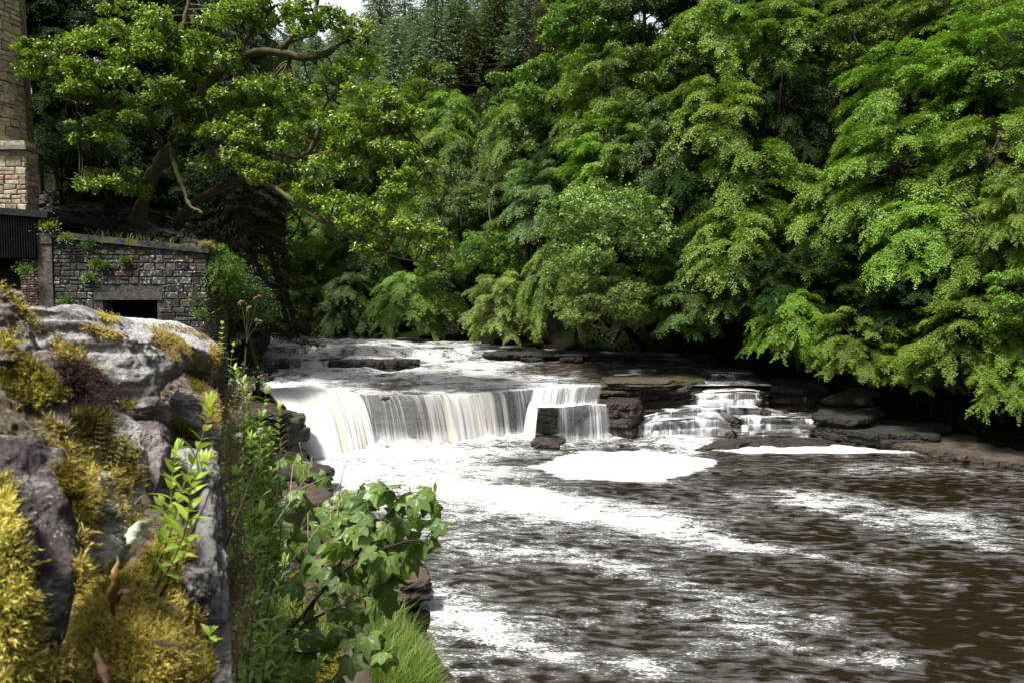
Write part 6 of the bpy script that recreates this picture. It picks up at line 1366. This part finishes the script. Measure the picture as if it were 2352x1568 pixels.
def sapling():
    rng = np.random.RandomState(31); base = W(585, 1700, 2.75); e = empty('maple_sapling', base, label='young maple sapling with lobed green leaves leaning over the pool edge', cat='sapling')
    D = 2.75
    LM = [([(585, 1700), (640, 1480), (690, 1420), (745, 1350), (800, 1300), (850, 1230), (900, 1170), (955, 1140)], 0, .011), ([(600, 1640), (650, 1500), (700, 1430), (735, 1340), (740, 1250), (720, 1180), (700, 1130)], .2, .009), ([(745, 1350), (800, 1260), (830, 1200), (850, 1140)], .05, .006),
          ([(800, 1300), (880, 1260), (950, 1240), (985, 1250)], -.1, .006), ([(640, 1480), (700, 1500), (780, 1480), (850, 1460)], -.15, .006), ([(700, 1430), (760, 1400), (830, 1370), (900, 1330)], -.1, .006), ([(720, 1180), (690, 1120), (670, 1090)], .35, .005), ([(600, 1600), (640, 1560), (690, 1560), (720, 1540)], -.1, .006), ([(735, 1340), (690, 1290), (660, 1250)], .2, .005)]
    mb = MB(); ends = []
    for pts, dd, r in LM:
        P = spline([W(x, y, D + dd) for x, y in pts], 24); V, F = tube_vf(P, np.linspace(r, r * .35, 24), 6); mb.add(V, F); ends.append(P)
    LP = [(700,1075,.4),(668,1060,.5),(735,1085,.4),(650,1110,.4),(690,1135,.3),(665,1165,.3),(715,1175,.3),(640,1190,.3),(760,1180,.2),(790,1150,.1),(820,1130,0),(850,1145,0),(835,1175,-.05),(870,1115,0),(905,1125,0),(930,1140,0),(960,1140,0),(1000,1160,0),(985,1130,0),(1010,1195,-.05),(940,1175,-.05),(965,1200,-.05),(905,1180,-.05),(880,1200,-.1),(845,1215,-.1),(800,1200,0),(770,1225,0),(740,1215,.1),(700,1225,.2),(660,1220,.2),(720,1260,.1),(760,1255,0),(790,1260,-.05),(830,1250,-.1),(870,1250,-.1),(905,1240,-.1),(940,1250,-.1),(985,1255,-.1),(960,1280,-.1),(925,1285,-.1),(890,1290,-.1),(860,1300,-.1),(820,1295,0),(780,1300,0),(750,1310,0),(700,1300,.1),(790,1340,-.05),(830,1340,-.1),(870,1345,-.1),(900,1330,-.1),(750,1360,0),(700,1350,.1),(670,1330,.15),(765,1390,0),(810,1380,-.05),(850,1390,-.1),(720,1400,0),(880,1370,-.1),(840,1430,-.1),(790,1430,-.1),(700,1440,0),(650,1440,.1),(860,1470,-.15),(820,1475,-.15),(760,1480,-.1),(700,1500,0),(660,1490,0),(620,1500,.1),(870,1500,-.15),(800,1510,-.15),(740,1530,-.1),(680,1550,0),(640,1550,0),(700,1570,-.05),(760,1560,-.1),(610,1560,0),(650,1590,0)]
    A = np.concatenate(ends); lf = MB(); pet = mb
    for x, y, dd in LP:
        for rep in range(2):
            p = W(x + rng.uniform(-16, 16) + rep * 10 - 8, y + rng.uniform(-16, 16) - rep * 6 + 6, D + dd + rng.uniform(-.12, .12) + rep * .1); i = np.argmin(np.linalg.norm(A - p, axis=1)); d = nrm(p - A[i]) * .5 + [rng.normal(.1, .35), rng.normal(-.25, .3), rng.uniform(-.9, -.05)]
            n = np.array([rng.normal(-.1, .4), rng.uniform(-1.0, .1), rng.uniform(.35, 1.1)]); L = .112 * rng.uniform(.65, 1.15)
            V, F = palmate(p - nrm(d) * L * .4, d, n, L); lf.add(V, F, tone=np.clip(rng.normal(.42, .24), 0, 1))
            V, F = tube_vf(spline([A[i], (A[i] + p) / 2 + [0, 0, .02], p - nrm(d) * L * .4], 6), .0013, 4); pet.add(V, F)
    child('stem', mb.mesh('stem', M['bark_dark']), e); child('leaves', lf.mesh('leaves', LEAFM['maple'], False), e)
sapling()

# grass on the shelf, moss on the ledges
def gpts(reg, z, n, seed, dz=0.):
    rng = np.random.RandomState(seed); P = np.array(reg, float); x0, y0 = P.min(0); x1, y1 = P.max(0); x = rng.uniform(x0, x1, n); y = rng.uniform(y0, y1, n); k = in_poly(x, y, reg); return [G(a, b, z) for a, b in zip(x[k], y[k])]
grass('grass', 'bright green grass clump at the edge of the lower rock shelf', gpts([(850, 1440), (900, 1430), (985, 1560), (1000, 1640), (900, 1660), (850, 1560)], .25, 4500, 1), .60, .012, M['grass'], 7, lean=(.15, -.1), bend=.6)
grass('grass', 'grass on the mossy shelf left of the sapling crown', gpts([(600, 1240), (690, 1240), (690, 1300), (600, 1300)], .30, 2500, 2), .42, .014, M['grass'], 8)
grass('grass', 'short grass between wall and sapling foot', gpts([(560, 1330), (730, 1430), (800, 1470), (700, 1600), (520, 1620)], .25, 9000, 3), .34, .012, M['grass'], 9)
LEAFM['ledge_moss'] = m_leaf('ledge_moss_leaves', (.06, .07, .01), (.30, .28, .04), trans=.1, rough=.8, spec=.1)
rng = np.random.RandomState(5); P = np.array(gpts([(560, 1225), (700, 1230), (840, 1270), (960, 1310), (985, 1345), (860, 1400), (720, 1440), (600, 1400)], .33, 60000, 6) + gpts([(600, 1420), (880, 1410), (960, 1480), (1040, 1568), (1060, 1640), (600, 1640)], .25, 60000, 7)); P = P[vnoise(P * 2.2, 3) + .5 * vnoise(P * 6, 4) > .12]
P[:, 2] += rng.uniform(-.02, .05, len(P)); V, F = leaf_vf(P, rng.normal(size=P.shape) + [0, 0, .7], rng.normal(size=P.shape) + [0, -.4, 1], rng.uniform(.02, .05, len(P)), rng.uniform(.01, .02, len(P))); mb = MB(); mb.add(V, F, tone=np.repeat(rng.rand(len(P)), 4)); obj('moss', mb.mesh('moss', LEAFM['ledge_moss'], False), label='yellow-green moss and tiny plants coating the rock shelf by the pool', cat='moss', kind='stuff')
